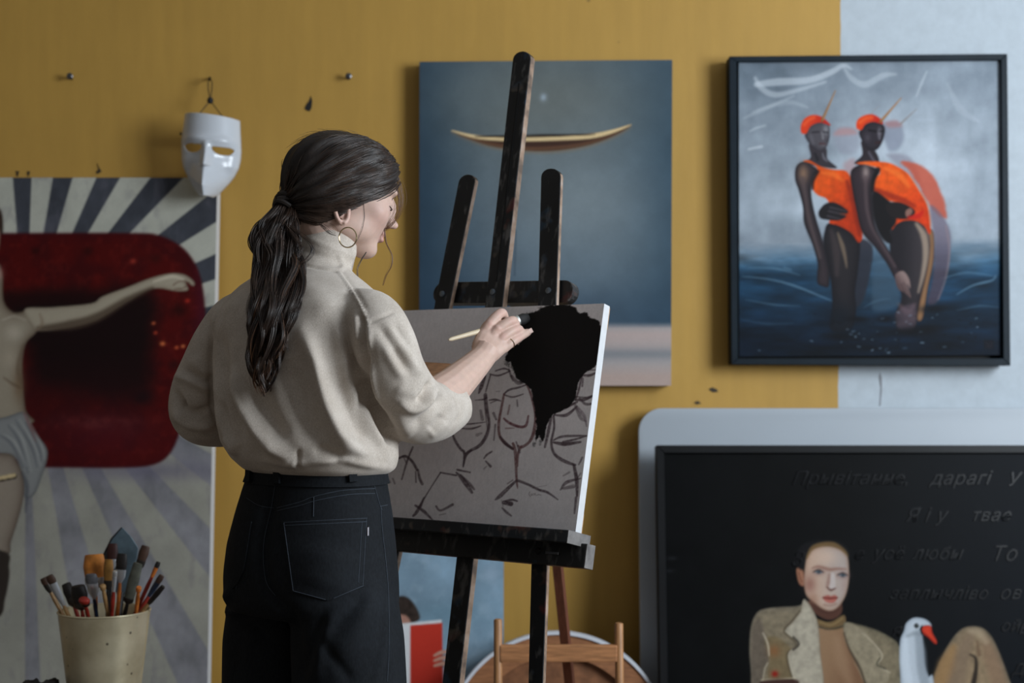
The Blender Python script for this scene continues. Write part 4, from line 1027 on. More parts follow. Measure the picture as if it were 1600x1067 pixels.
# unpainted rear leg
ra, rb = P(829, 470, 2.93), Vector((.185, 3.36, 0.0))
dr = (rb - ra).normalized()
ws = Vector((1, -.35, 0)).normalized(); ws = (ws - dr * ws.dot(dr)).normalized(); wt = dr.cross(ws)
redwood = wood('rear_leg_brown', (116, 70, 52), (20, 20, 2))
MB().box((ra + rb) / 2 + Vector((0, 0, .003)), ws * .0105, wt * .008, (rb - ra) / 2 * .995).build('rear_leg', redwood, ez, bevel=.0012, segs=1)
MB().box(ra + Vector((-.02, -.045, .0)), EW * .03, EN * .05, Vector((0, 0, .012))).build('hinge_block', blackw2, ez, bevel=.002)

# ------------------------------------------------------------------ small wooden chair, only the back in view
pine = wood('chair_beech', (178, 128, 84), (30, 30, 3))
pine2 = wood('chair_beech_slat', (178, 124, 82), (3, 30, 30))
CY = 3.10
ch = empty('wooden_chair', ((872 - 800) / FPX * CY, CY, 0), 'small round-post wooden chair behind the easel, backrest facing us', 'chair')
s_ = CY / FPX
xl, xr_ = (778 - 800) * s_, (967 - 800) * s_
zt0, zt1 = CAM_Z - (967 - HORIZON) * s_, CAM_Z - (973 - HORIZON) * s_
for x, zt, dx in ((xl, zt0, .0), (xr_, zt1, .006)):
    MB().tube([(x + dx, CY + .0, 0), (x + dx * .5, CY, zt * .5), (x, CY, zt - .003), (x, CY, zt)], [.0095, .0095, .0092, .0070], 14).build('back_post', pine, ch, True)
zs = CAM_Z - (1020 - HORIZON) * s_
MB().box(((xl + xr_) / 2, CY - .002, zs), ((xr_ - xl) / 2 - .004, 0, 0), (0, .008, 0), (0, 0, .0185)).build('back_slat', pine2, ch, bevel=.003)
MB().box(((xl + xr_) / 2, CY - .002, zs - .16), ((xr_ - xl) / 2 - .004, 0, 0), (0, .007, 0), (0, 0, .014)).build('back_slat', pine2, ch, bevel=.003)
MB().aabb(xl - .012, xr_ + .018, CY - .27, CY + .008, .29, .31).build('seat', pine2, ch, bevel=.004)
for x in (xl, xr_): MB().tube([(x, CY - .25, 0), (x, CY - .25, .292)], .0095, 12).build('front_leg', pine, ch, True)
for z in (.12,):
    MB().tube([(xl, CY - .25, z), (xr_, CY - .25, z)], .006, 10).build('stretcher', pine, ch, True)
    for x in (xl, xr_): MB().tube([(x, CY - .25, z + .03), (x, CY, z + .03)], .006, 10).build('stretcher', pine, ch, True)
# ------------------------------------------------------------------ the painter
def evaluated(o):
    dg = bpy.context.evaluated_depsgraph_get(); dg.update()
    me = bpy.data.meshes.new_from_object(o.evaluated_get(dg))
    old = o.data; bpy.data.objects.remove(o); bpy.data.meshes.remove(old)
    return me

def fuse(mb, voxel, smooth=6, fac=.5):
    """melts overlapping solids into one continuous skin"""
    o = bpy.data.objects.new('tmp', mb.mesh()); COL.objects.link(o)
    m = o.modifiers.new('r', 'REMESH'); m.mode = 'VOXEL'; m.voxel_size = voxel; m.adaptivity = 0
    if smooth:
        s = o.modifiers.new('s', 'SMOOTH'); s.iterations = smooth; s.factor = fac
    return evaluated(o)

def get_co(me):
    a = np.empty(len(me.vertices) * 3, np.float32); me.vertices.foreach_get('co', a); return a.reshape(-1, 3).astype(float)
def get_no(me):
    a = np.empty(len(me.vertices) * 3, np.float32); me.vertices.foreach_get('normal', a); return a.reshape(-1, 3).astype(float)
def set_co(me, co):
    me.vertices.foreach_set('co', co.astype(np.float32).ravel()); me.update()

def sculpt(me, strokes, gain=1.0):
    """push folds in or out along strokes given in the photo's pixels, on the side facing the camera"""
    co, no = get_co(me), get_no(me)
    px = to_px(co); view = np.array(cam.location) - co; view /= np.linalg.norm(view, axis=1, keepdims=True)
    face = np.clip((no * view).sum(1) * 3, 0, 1)
    tot = np.zeros(len(co))
    for pts, w, amp in strokes:
        p = catmull(pts, 6); n = len(p)
        lo, hi = p.min(0) - 3 * w, p.max(0) + 3 * w
        s = np.nonzero(((px > lo) & (px < hi)).all(1))[0]
        if len(s) == 0: continue
        q = px[s]; best = np.full(len(s), 1e9); tb = np.zeros(len(s))
        for i in range(n - 1):
            a, b = p[i], p[i + 1]; e_ = b - a; L = e_ @ e_ + 1e-9
            t = np.clip(((q - a) @ e_) / L, 0, 1); d = ((q - a - t[:, None] * e_) ** 2).sum(1)
            m = d < best; best[m] = d[m]; tb[m] = (i + t[m]) / (n - 1)
        taper = np.clip(np.minimum(tb, 1 - tb) * 5, 0, 1); taper = .25 + .75 * taper
        tot[s] += amp * np.exp(-best / (w * w)) * taper
    set_co(me, co + no * (tot * face * gain * .001)[:, None])

def bvh_of(me):
    co = get_co(me); return BVHTree.FromPolygons([tuple(c) for c in co], [tuple(p.vertices) for p in me.polygons])
def hit(bvh, px, py, lift=0.0):
    """where the ray through a pixel meets the surface, lifted off along its normal"""
    d = ray(px, py).normalized()
    loc, nor, _, _ = bvh.ray_cast(cam.location, d)
    if loc is None: return None, None
    if nor.dot(d) > 0: nor = -nor
    return loc + nor * lift, nor

BA = ea
BF = Vector((math.sin(BA), math.cos(BA), 0)); BR = Vector((math.cos(BA), -math.sin(BA), 0))
TY = 2.33
def loft(mb, rings, Y=TY, seg=40, power=2.3, dF=0.0, turn=None):
    """stack of body-oriented ellipses that fill the pixel span (y, left, right, depth ratio, forward shift)"""
    a = BA if turn is None else turn
    f = Vector((math.sin(a), math.cos(a), 0)); r = Vector((math.cos(a), -math.sin(a), 0))
    vs = []
    for (y, xl, xr, q, sh) in rings:
        h = (xr - xl) / 2 * Y / FPX
        wr = h / math.sqrt(r.x ** 2 + (q * f.x) ** 2); wf = wr * q
        c = P((xl + xr) / 2, y, Y) + Vector((0, sh, 0))
        for k in range(seg):
            t = 2 * math.pi * k / seg; ct, st = math.cos(t), math.sin(t)
            e_ = 2 / power
            vs.append(c + r * wr * math.copysign(abs(ct) ** e_, ct) + f * wf * math.copysign(abs(st) ** e_, st))
    n = len(rings); fs = []
    for i in range(n - 1):
        for k in range(seg):
            k2 = (k + 1) % seg; fs.append((i * seg + k, i * seg + k2, (i + 1) * seg + k2, (i + 1) * seg + k))
    fs.append(tuple(range(seg))); fs.append(tuple((n - 1) * seg + k for k in range(seg))[::-1])
    mb.add(vs, fs)

def path(pts, n=6):
    """(px, py, Y, r) control points -> smooth centre line and radii"""
    a = np.array([tuple(P(x, y, Y)) + (r,) for x, y, Y, r in pts]); c = catmull(a, n)
    return [Vector(p[:3]) for p in c], [float(p[3]) for p in c]

painter = empty('person', (-.335, 2.33, 0), 'painter with a long brown ponytail in beige turtleneck and black jeans, seen from behind', 'person')

# ---- right arm: joints shared by sleeve and skin
arm_r = [(570, 500, 2.25, .036), (602, 540, 2.235, .036), (624, 590, 2.25, .036), (648, 638, 2.30, .036), (690, 618, 2.38, .036), (722, 590, 2.445, .030), (742, 571, 2.482, .0255), (753, 559, 2.503, .0235), (762, 545, 2.515, .024)]
arm_l = [(396, 492, 2.40, .034), (350, 535, 2.43, .032), (325, 590, 2.44, .032), (314, 640, 2.455, .032), (380, 652, 2.50, .03), (470, 650, 2.56, .031), (540, 640, 2.60, .025), (556, 637, 2.61, .025)]

# ---- head, in its own axes: x right, y forward, z up
hy, hp = math.radians(63), math.radians(14)
HF = Vector((math.sin(hy) * math.cos(hp), math.cos(hy) * math.cos(hp), -math.sin(hp)))
HR = Vector((math.cos(hy), -math.sin(hy), 0)); HU = HR.cross(HF)
HC = P(538, 292, 2.36); HS = .90
HM = np.array([tuple(HR), tuple(HF), tuple(HU)])          # rows: local axes in the world
def H(x, y, z): return HC + (HR * x + HF * y + HU * z) * HS
def Hl(p): return np.asarray((np.asarray(p) - np.array(HC)) @ HM.T / HS)

def sd_ell(p, c, r):
    q = (p - np.array(c)) / np.array(r); k = np.linalg.norm(q, axis=-1)
    k2 = np.linalg.norm(q / np.array(r), axis=-1) + 1e-9
    return k * (k - 1) / k2
def smin(a, b, k):
    h = np.clip(.5 + .5 * (b - a) / k, 0, 1); return b * (1 - h) + a * h - k * h * (1 - h)
def smax(a, b, k): return -smin(-a, -b, k)
def head_sdf(p):
    p = p.copy(); p[..., 0] = np.abs(p[..., 0])
    d = sd_ell(p, (0, -.014, .022), (.074, .094, .074))
    d = smin(d, sd_ell(p, (0, .034, -.032), (.060, .060, .080)), .025)
    d = smin(d, sd_ell(p, (0, .050, .032), (.054, .042, .042)), .02)          # forehead
    d = smin(d, sd_ell(p, (.034, .055, -.036), (.028, .026, .024)), .016)     # cheekbone
    d = smin(d, sd_ell(p, (0, .066, -.100), (.025, .023, .018)), .020)        # chin
    d = smin(d, sd_ell(p, (.042, .010, -.076), (.016, .040, .020)), .022)     # jaw
    d = smin(d, sd_ell(p, (.024, .083, .010), (.022, .010, .007)), .010)      # brow
    d = smax(d, -sd_ell(p, (.031, .101, -.010), (.017, .016, .012)), .010)    # eye socket
    d = smin(d, sd_ell(p, (.030, .074, -.011), (.014, .0135, .011)), .004)    # closed lid over the eye
    d = smin(d, sd_ell(p, (0, .094, -.020), (.0085, .016, .028)), .009)       # bridge
    d = smin(d, sd_ell(p, (0, .107, -.040), (.0095, .013, .009)), .006)       # nose tip
    d = smin(d, sd_ell(p, (.010, .098, -.044), (.007, .010, .007)), .005)
    d = smax(d, -sd_ell(p, (0, .108, -.056), (.012, .010, .006)), .006)
    d = smin(d, sd_ell(p, (0, .088, -.065), (.021, .011, .0058)), .004)       # upper lip
    d = smin(d, sd_ell(p, (0, .087, -.076), (.018, .011, .0062)), .004)       # lower lip
    d = smax(d, -sd_ell(p, (0, .104, -.0705), (.022, .012, .0014)), .003)
    d = smax(d, -sd_ell(p, (0, .098, -.088), (.018, .012, .005)), .008)
    return d
def star(nu, nv, sdf, c=(0, .01, -.01), rmax=.16):
    th = np.linspace(0, 2 * math.pi, nu, endpoint=False); ph = np.linspace(0, math.pi, nv)
    T, Ph = np.meshgrid(th, ph)
    d = np.stack([np.sin(Ph) * np.cos(T), np.sin(Ph) * np.sin(T), np.cos(Ph)], -1); c = np.array(c)
    lo = np.zeros(T.shape); hi = np.full(T.shape, rmax)
    for _ in range(22):
        m = (lo + hi) / 2; s = sdf(c + d * m[..., None]) < 0
        lo = np.where(s, m, lo); hi = np.where(s, hi, m)
    return c + d * lo[..., None]
def add_star(mb, g):
    h, w, _ = g.shape
    vs = [HC + (HR * float(q[0]) + HF * float(q[1]) + HU * float(q[2])) * HS for r_ in g for q in r_]
    fs = []
    for i in range(h - 1):
        for k in range(w):
            k2 = (k + 1) % w
            if i == 0: fs.append((0, w + k, w + k2))
            elif i == h - 2: fs.append((i * w + k, (i + 1) * w, i * w + k2))
            else: fs.append((i * w + k, (i + 1) * w + k, (i + 1) * w + k2, i * w + k2))
    mb.add(vs, fs)

body = MB()
add_star(body, star(180, 140, head_sdf))
# ears: shell, rim and lobe
for sx in (1, -1):
    ring = [H(sx * (.067 + .005 * abs(math.sin(a))), -.016 + .013 * math.cos(a) - .004 * math.sin(a), -.058 + .022 * math.sin(a)) for a in [math.radians(t) for t in range(-80, 261, 20)]]
    body.tube(ring, [.0042 * HS] * len(ring), 8)
    body.lathe(H(sx * .064, -.015, -.058), [(.0001, -.004), (.010, -.002), (.012, .001), (.0001, .002)], 16, HR * sx, 1.0, 1.5)
    body.tube([H(sx * .062, -.006, -.073), H(sx * .068, -.009, -.079), H(sx * .067, -.012, -.084)], [.005, .006, .0035], 8)
# neck, trunk (inside the clothes), arms
body.tube([H(0, -.020, -.045), H(0, -.030, -.085), P(511, 385, 2.345), P(505, 420, 2.34), P(498, 470, 2.335)], [.048, .043, .040, .040, .05], 24)
loft(body, [(462, 410, 556, .5, .01), (500, 385, 560, .5, .01), (600, 400, 555, .52, .01), (700, 410, 570, .55, 0), (745, 410, 575, .6, 0), (800, 410, 575, .65, 0)])
p_, r_ = path(arm_r); body.tube(p_, r_, 16)
p_, r_ = path(arm_l); body.tube(p_, r_, 16)
# right hand: palm as a slab between wrist and knuckles, then five separate fingers
def slab(mb, secs, seg=16):
    """secs: (left point, right point, half thickness); sections of a flattened tube"""
    vs = []; n = len(secs)
    for i, (a, b, th) in enumerate(secs):
        a, b = Vector(a), Vector(b); c = (a + b) / 2; u = (b - a) / 2
        nx = secs[min(i + 1, n - 1)]; pv = secs[max(i - 1, 0)]
        d = ((Vector(nx[0]) + Vector(nx[1])) - (Vector(pv[0]) + Vector(pv[1]))).normalized()
        w = d.cross(u).normalized() * th
        for k in range(seg):
            t = 2 * math.pi * k / seg; ct, st = math.cos(t), math.sin(t)
            vs.append(c + u * math.copysign(abs(ct) ** .8, ct) + w * math.copysign(abs(st) ** .8, st))
    fs = [(i * seg + k, i * seg + (k + 1) % seg, (i + 1) * seg + (k + 1) % seg, (i + 1) * seg + k) for i in range(n - 1) for k in range(seg)]
    fs += [tuple(range(seg))[::-1], tuple((n - 1) * seg + k for k in range(seg))]
    mb.add(vs, fs)
slab(body, [(P(737, 547, 2.508), P(766, 570, 2.502), .018), (P(738, 535, 2.516), P(778, 562, 2.512), .0165), (P(745, 520, 2.524), P(790, 551, 2.522), .0145), (P(755, 503, 2.534), P(801, 541, 2.534), .0105)])
fingers = {'index': [(757, 520, 2.527, .0098), (766, 505, 2.531, .0098), (783, 489, 2.546, .0090), (789, 498, 2.571, .0080), (793, 508, 2.588, .0068)],
           'middle': [(768, 526, 2.524, .0096), (778, 514, 2.528, .0096), (801, 501, 2.542, .0090), (806, 512, 2.570, .0080), (805, 520, 2.587, .0068)],
           'ring': [(778, 536, 2.524, .0092), (788, 525, 2.528, .0092), (809, 514, 2.546, .0086), (813, 524, 2.571, .0076), (810, 531, 2.586, .0066)],
           'little': [(786, 546, 2.526, .0088), (796, 537, 2.531, .0090), (811, 526.5, 2.546, .0086), (819, 522, 2.556, .0080), (825, 519, 2.564, .0070)],
           'thumb': [(746, 545, 2.526, .0120), (757, 530, 2.550, .0118), (775, 521, 2.576, .0100), (797, 514, 2.594, .0078)]}
for k, f_ in fingers.items():
    p_, r_ = path(f_, 5)
    d_ = (p_[-1] - p_[-2]).normalized()
    p_ += [p_[-1] + d_ * r_[-1] * .5, p_[-1] + d_ * r_[-1] * .9]; r_ += [r_[-1] * .8, r_[-1] * .35]
    body.tube(p_, r_, 12)
for x, y, Y, r in ((765, 506, 2.528, .0085), (777, 514, 2.525, .0085), (787, 525, 2.526, .0080), (795, 538, 2.530, .0076)):     # knuckles
    c = P(x, y, Y); body.lathe(c, [(.0001, -r), (r * .7, -r * .7), (r, 0), (r * .7, r * .7), (.0001, r)], 12)
# left hand under the palette
lw = P(556, 637, 2.61); ld = (P(640, 622, 2.62) - lw).normalized(); ln = Vector((0, 0, 1)); la = ln.cross(ld).normalized()
slab(body, [(lw - la * .024, lw + la * .024, .018), (lw + ld * .04 - la * .032, lw + ld * .04 + la * .034, .016), (lw + ld * .085 - la * .038, lw + ld * .085 + la * .038, .011)])
for k in range(4):
    o0 = lw + ld * .078 + la * (-.030 + .020 * k); L = (.066, .076, .072, .056)[k]
    body.tube([o0, o0 + ld * L * .45 - ln * .004, o0 + ld * L * .75 - ln * .002, o0 + ld * L + ln * .006], [.0095, .0088, .008, .0062], 10)
body.tube([lw + ld * .02 - la * .022, lw + ld * .05 - la * .045 + ln * .012, lw + ld * .075 - la * .048 + ln * .028, lw + ld * .10 - la * .045 + ln * .036], [.0125, .0115, .010, .007], 10)
bme = fuse(body, .0018, 3, .5)
# skin tones by place
co = get_co(bme); lo_ = Hl(co)
skin = np.array(lin((207, 176, 161))); rgb = np.tile(skin, (len(co), 1))
def tone(mask, col): 
    global rgb
    rgb = rgb + (np.array(lin(col)) - rgb) * np.clip(mask, 0, 1)[:, None]
ax_ = np.abs(lo_[:, 0])
g3 = lambda c, r: np.exp(-((ax_ - c[0]) / r[0]) ** 2 - ((lo_[:, 1] - c[1]) / r[1]) ** 2 - ((lo_[:, 2] - c[2]) / r[2]) ** 2)
tone(g3((.045, .06, -.045), (.03, .03, .025)) * .55, (204, 158, 146))
tone(g3((0, .112, -.042), (.014, .014, .012)) * .4, (208, 162, 150))
tone(g3((0, .095, -.066), (.024, .014, .0065)) * .9, (176, 104, 98)); tone(g3((0, .094, -.076), (.021, .014, .006)) * .9, (186, 112, 106))
tone(g3((.028, .092, .016), (.022, .02, .0038)) * .85, (84, 60, 50))
tone(g3((.072, -.015, -.055), (.012, .02, .035)) * .5, (214, 166, 154))
hp_ = to_px(co)
for x, y in ((783, 489), (801, 501), (809, 514), (766, 505), (778, 514), (788, 525), (812, 526)):
    tone(np.exp(-((hp_[:, 0] - x) / 7) ** 2 - ((hp_[:, 1] - y) / 7) ** 2) * .4 * (co[:, 1] > 2.5), (204, 154, 142))
set_paint(bme, np.clip(rgb, 0, 1))
sk = NT('skin'); a_ = sk.n('ShaderNodeVertexColor'); a_.layer_name = 'paint'
sk.base(sk.mix(1.0, a_.outputs[0], sk.ramp(sk.noise(sk.coord('Object'), 90, 4), [(.25, .92), (.75, 1.05)]), 'MULTIPLY'))
sk.set(Roughness=.5); sk.b.inputs['Subsurface Weight'].default_value = .12; sk.b.inputs['Subsurface Radius'].default_value = (.01, .004, .002); sk.b.inputs['Specular IOR Level'].default_value = .35
sk.bump(sk.noise(sk.coord('Object'), 700, 3), .12, .0005)
body_o = link('body', bme, sk.m, painter, True)
lash = simple('lash_dark', (40, 28, 24), .6)
for sx in (1, -1):
    MB().tube([H(sx * .018, .0875, -.0185), H(sx * .026, .0905, -.0205), H(sx * .036, .0875, -.0205), H(sx * .045, .078, -.0175)], [.0005, .0011, .0011, .0005], 6).build('eyelashes', lash, body_o)
nailm = simple('fingernail', (204, 176, 164), .35)
for k, f_ in fingers.items():
    a, b = P(*f_[-2][:3]), P(*f_[-1][:3]); d = (b - a).normalized(); up_ = (Vector((0, -1, 0)) if k != 'thumb' else Vector((-.4, .5, .6))); up_ = (up_ - d * up_.dot(d)).normalized(); w = d.cross(up_)
    r = f_[-1][3]; c = b + d * r * .2 + up_ * r * .86
    MB().box(c, d * r * .75, w * r * .62, up_ * .0008).build('fingernail', nailm, body_o, bevel=.0006, segs=1)

# ---- beige turtleneck
sw = MB()
loft(sw, [(741, 408, 594, .74, 0), (738, 392, 606, .76, 0), (731, 380, 616, .78, 0), (715, 362, 620, .78, 0), (690, 346, 619, .78, 0), (655, 338, 612, .76, 0), (610, 334, 600, .74, 0), (560, 332, 594, .72, 0),
          (515, 334, 598, .70, .0), (480, 342, 600, .66, .0), (460, 354, 590, .62, .005), (444, 370, 572, .60, .01), (431, 390, 556, .60, .012), (421, 418, 546, .66, .012), (413, 452, 540, .8, .012)])
sl_r = [(548, 490, 2.255, .040), (580, 500, 2.24, .048), (600, 535, 2.225, .0500), (614, 580, 2.24, .0515), (632, 620, 2.275, .0560), (652, 640, 2.32, .0565), (676, 643, 2.36, .0510), (695, 637, 2.395, .0455), (706, 630, 2.415, .0425)]
p_, r_ = path(sl_r); sw.tube(p_, r_, 28)
sl_l = [(410, 490, 2.39, .040), (374, 500, 2.41, .047), (346, 535, 2.425, .0475), (325, 578, 2.435, .0475), (312, 612, 2.44, .049), (312, 645, 2.455, .051), (340, 655, 2.485, .049), (390, 655, 2.52, .044), (440, 652, 2.55, .04)]
p_, r_ = path(sl_l); sw.tube(p_, r_, 28)
sw.tube([P(498, 436, 2.335), P(503, 420, 2.338), P(507, 400, 2.342), P(511, 384, 2.346), P(514, 373, 2.349), P(515, 369, 2.350)], [.058, .0490, .0500, .0495, .0480, .0450], 32)
sme = fuse(sw, .0036, 9, .55)
Q = lambda pts: [(250 + x / 2.668, 380 + y / 2.668) for x, y in pts]
Q2 = lambda pts: [(540 + x / 3.556, 420 + y / 3.556) for x, y in pts]
Q3 = lambda pts: [(260 + x / 3.05, 400 + y / 3.05) for x, y in pts]
folds = [
    # back
    (Q([(600, 380), (640, 470), (665, 580), (700, 700), (765, 820), (870, 890)]), 13, 17), (Q([(540, 480), (570, 620), (610, 740), (680, 840)]), 22, -11), (Q([(745, 500), (770, 640), (820, 760), (890, 840)]), 12, -7),
    (Q3([(320, 560), (355, 665), (405, 765), (485, 880), (600, 975)]), 11, 17), (Q3([(420, 620), (480, 760), (560, 880)]), 16, -9), (Q3([(250, 380), (268, 560), (320, 720), (355, 900)]), 10, -12), (Q3([(250, 250), (225, 380), (228, 560), (250, 700)]), 6, 7),
    (Q([(735, 330), (755, 430), (780, 560), (830, 680)]), 10, 8), (Q([(560, 140), (640, 200), (700, 300)]), 20, 3), (Q([(420, 200), (400, 330), (400, 480)]), 20, -5),
    (Q([(575, 860), (580, 935)]), 3, -4), (Q([(580, 920), (700, 905), (760, 900), (850, 920), (950, 935)]), 6, 5), (Q([(760, 895), (700, 870), (640, 850)]), 8, -6), (Q([(420, 900), (520, 915), (600, 915)]), 5, 4),
    (Q3([(235, 690), (270, 800), (330, 930)]), 5, 8), (Q3([(260, 700), (290, 820), (320, 900)]), 4, -8), (Q3([(290, 860), (320, 900), (330, 950)]), 4, 7),
    # raglan seam, shoulder seam and the hollow under the arm
    (Q([(738, 108), (790, 180), (838, 262), (868, 350)]), 2.4, 4.5), (Q([(752, 118), (808, 196), (856, 280)]), 4, -3), (Q2([(125, 300), (190, 270), (270, 240)]), 2.4, -3.4),
    (Q2([(62, 250), (66, 330), (76, 410)]), 5, 6), (Q2([(98, 260), (96, 340), (90, 430)]), 4, -6), (Q2([(108, 390), (118, 480), (110, 600), (140, 720), (190, 830), (240, 920), (275, 980)]), 9, -15), (Q2([(130, 330), (128, 450), (140, 570), (160, 680), (200, 800)]), 5, 8),
    (Q2([(60, 620), (90, 700), (80, 780)]), 7, -7), (Q2([(100, 760), (150, 880), (210, 980)]), 8, 6),
    # right sleeve
    (Q2([(180, 310), (240, 400), (300, 500), (350, 570)]), 8, -5), (Q2([(215, 420), (265, 520), (320, 610)]), 8, 4), (Q2([(270, 300), (320, 380), (350, 430)]), 6, -3.5), (Q2([(300, 420), (370, 520), (420, 590)]), 8, 4),
    (Q2([(478, 625), (462, 668), (432, 712), (396, 742)]), 5.5, -12), (Q2([(488, 680), (440, 745), (370, 775), (290, 735)]), 8, 10), (Q2([(400, 690), (340, 690), (280, 650)]), 12, 3), (Q2([(545, 700), (500, 770), (440, 830), (370, 880)]), 8, -7),
    (Q2([(300, 790), (320, 860), (370, 930)]), 12, 5), (Q2([(540, 815), (505, 860), (470, 900)]), 7, -4), (Q2([(560, 850), (520, 890), (460, 930)]), 7, 3.5),
    (Q2([(560, 670), (620, 730), (640, 800), (600, 870)]), 4, -2.5), (Q2([(500, 640), (560, 700), (590, 780)]), 7, 4),
    # left sleeve
    (Q3([(45, 575), (90, 585), (150, 615), (215, 645)]), 6, 9), (Q3([(40, 640), (65, 690), (85, 725), (140, 745), (210, 720)]), 6, -11), (Q3([(66, 690), (80, 722)]), 4, -9), (Q3([(35, 740), (90, 790), (160, 810), (235, 800)]), 7, 10), (Q3([(35, 790), (100, 845), (240, 850)]), 5, -6),
    (Q3([(120, 480), (160, 540), (215, 570)]), 9, 4), (Q3([(90, 540), (150, 570), (212, 600)]), 5, -5), (Q3([(216, 330), (215, 480), (214, 640), (238, 780)]), 5, -10),
    # collar
    ([(548, 384), (552, 394), (548, 404)], 5, 4), ([(462, 412), (505, 420), (538, 424)], 2.2, -3.5), ([(470, 390), (510, 402), (545, 408)], 5, -2.5), ([(480, 372), (515, 386), (546, 396)], 4, 2.0), ([(530, 400), (536, 412), (532, 424)], 4, 3)]
sculpt(sme, folds, 1.15)
knit = NT('heather_knit')
v_ = knit.coord('Object'); c1, c2 = lin((158, 143, 128)), lin((226, 217, 207))
fl = knit.noise(knit.coord('Object', (1, 1, .5)), 700, 4, .7)
bigv = knit.noise(v_, 26, 4)
colr = knit.mix(knit.ramp(fl, [(.22, 0.0), (.78, 1.0)]), tuple(c1), tuple(c2)); colr = knit.mix(.25, colr, knit.ramp(bigv, [(.3, c1 * .95), (.7, c2)]))
knit.base(colr); knit.set(Roughness=.95); knit.b.inputs['Specular IOR Level'].default_value = .1; knit.b.inputs['Sheen Weight'].default_value = .15
knit.bump(fl, .35, .0012)
sweater = link('sweater', sme, knit.m, painter, True)
SB = bvh_of(sme)
# ribbed cuffs and collar roll
p_, r_ = path(sl_r, 6)
cd = (p_[-1] - p_[-3]).normalized(); cc = p_[-1]
MB().lathe(cc - cd * .012, [(.0405, -.016), (.0428, -.006), (.0430, .004), (.0415, .0085), (.036, .009), (.030, .004)], 40, cd).build('cuff', knit.m, sweater, True)
p_, r_ = path(sl_l, 6); cd = (p_[-1] - p_[-3]).normalized()
MB().lathe(p_[-1] - cd * .012, [(.040, -.012), (.042, -.004), (.042, .012), (.040, .0165), (.034, .0165)], 32, cd).build('cuff', knit.m, sweater, True)

# ---- black jeans
jn = MB()
jr = [(722, 392, 598, .74, 0), (732, 389, 601, .74, 0), (760, 379, 606, .76, 0), (800, 368, 612, .80, 0), (850, 356, 617, .84, 0), (900, 350, 621, .84, 0), (935, 350, 623, .80, 0), (955, 356, 620, .7, 0)]
loft(jn, jr, power=2.2)
def leg(xc, Yc, pts, fy):
    vs = []
    p = [P(x, y, Yc) for x, y, r in pts]; r = [q[2] for q in pts]
    jn.tube(p, r, 32)
FLZ = lambda z, Y: HORIZON + (CAM_Z - z) * FPX / Y
Yr, Yl = 2.275, 2.415
leg(0, Yr, [(530, 885, .060), (538, 940, .086), (543, 1000, .0915), (546, 1067, .092), (550, FLZ(.40, Yr), .094), (552, FLZ(.20, Yr), .100), (553, FLZ(.045, Yr), .104)], 0)
leg(0, Yl, [(440, 885, .060), (436, 940, .086), (433, 1000, .092), (432, 1067, .092), (430, FLZ(.40, Yl), .094), (428, FLZ(.20, Yl), .100), (427, FLZ(.045, Yl), .104)], 0)
jme = fuse(jn, .005, 22, .5)
J = lambda pts: [(330 + x / 2.906, 700 + y / 2.906) for x, y in pts]
jf = [(J([(290, 170), (272, 270), (236, 440), (246, 600), (300, 690), (380, 800), (400, 1060)]), 9, -9), (J([(200, 250), (150, 400), (120, 600)]), 30, 5), (J([(520, 760), (460, 900), (400, 1067)]), 10, -6), (J([(560, 740), (500, 880), (480, 1060)]), 10, 5),
      (J([(480, 850), (560, 960), (640, 1060)]), 8, -4), (J([(740, 560), (700, 720), (640, 860), (560, 960)]), 16, 4), (J([(700, 660), (620, 760), (520, 820)]), 10, -4), (J([(820, 500), (830, 700), (850, 900), (860, 1060)]), 8, -3), (J([(790, 500), (800, 700), (790, 900), (740, 1060)]), 6, 3),
      (J([(540, 450), (520, 560), (500, 640)]), 40, 8), (J([(90, 640), (60, 690), (75, 740), (130, 760)]), 7, 8), (J([(110, 760), (180, 800), (260, 860)]), 8, -4), (J([(130, 820), (120, 920), (110, 1060)]), 12, -3),
      (J([(300, 270), (400, 240), (470, 218), (600, 190), (740, 185)]), 3, -1.6), (J([(150, 230), (220, 265), (280, 270)]), 3, -1.6)]
sculpt(jme, jf)
den = NT('black_denim'); v_ = den.coord('Object'); c = np.array(lin((25, 28, 32)))
fl = den.noise(den.coord('Object', (1, 1, .4)), 300, 4, .7); fade = den.noise(v_, 9, 4)
den.base(den.mix(den.ramp(fade, [(.5, 0.0), (.8, .25)]), den.ramp(fl, [(.3, c * .6), (.7, c * 1.35)]), tuple(lin((42, 48, 56)))))
den.set(Roughness=.85); den.b.inputs['Specular IOR Level'].default_value = .2; den.bump(fl, .3, .0008)
jeans = link('jeans', jme, den.m, painter, True)
JB = bvh_of(jme)
thread = simple('grey_stitching', (58, 66, 76), .8, var=.2, scale=80)
def on(bvh, pts, lift, n=6):
    out = []
    for x, y in (catmull(pts, n) if len(pts) > 2 else np.linspace(pts[0], pts[1], 14)):
        l, _ = hit(bvh, x, y, lift)
        if l is not None: out.append(l)
    return out
def stitch(pts, r=.0005, name='seam_stitching', mat=None):
    q = on(JB, pts, .0006)
    if len(q) > 2: MB().tube(q, r, 5).build(name, mat or thread, jeans)
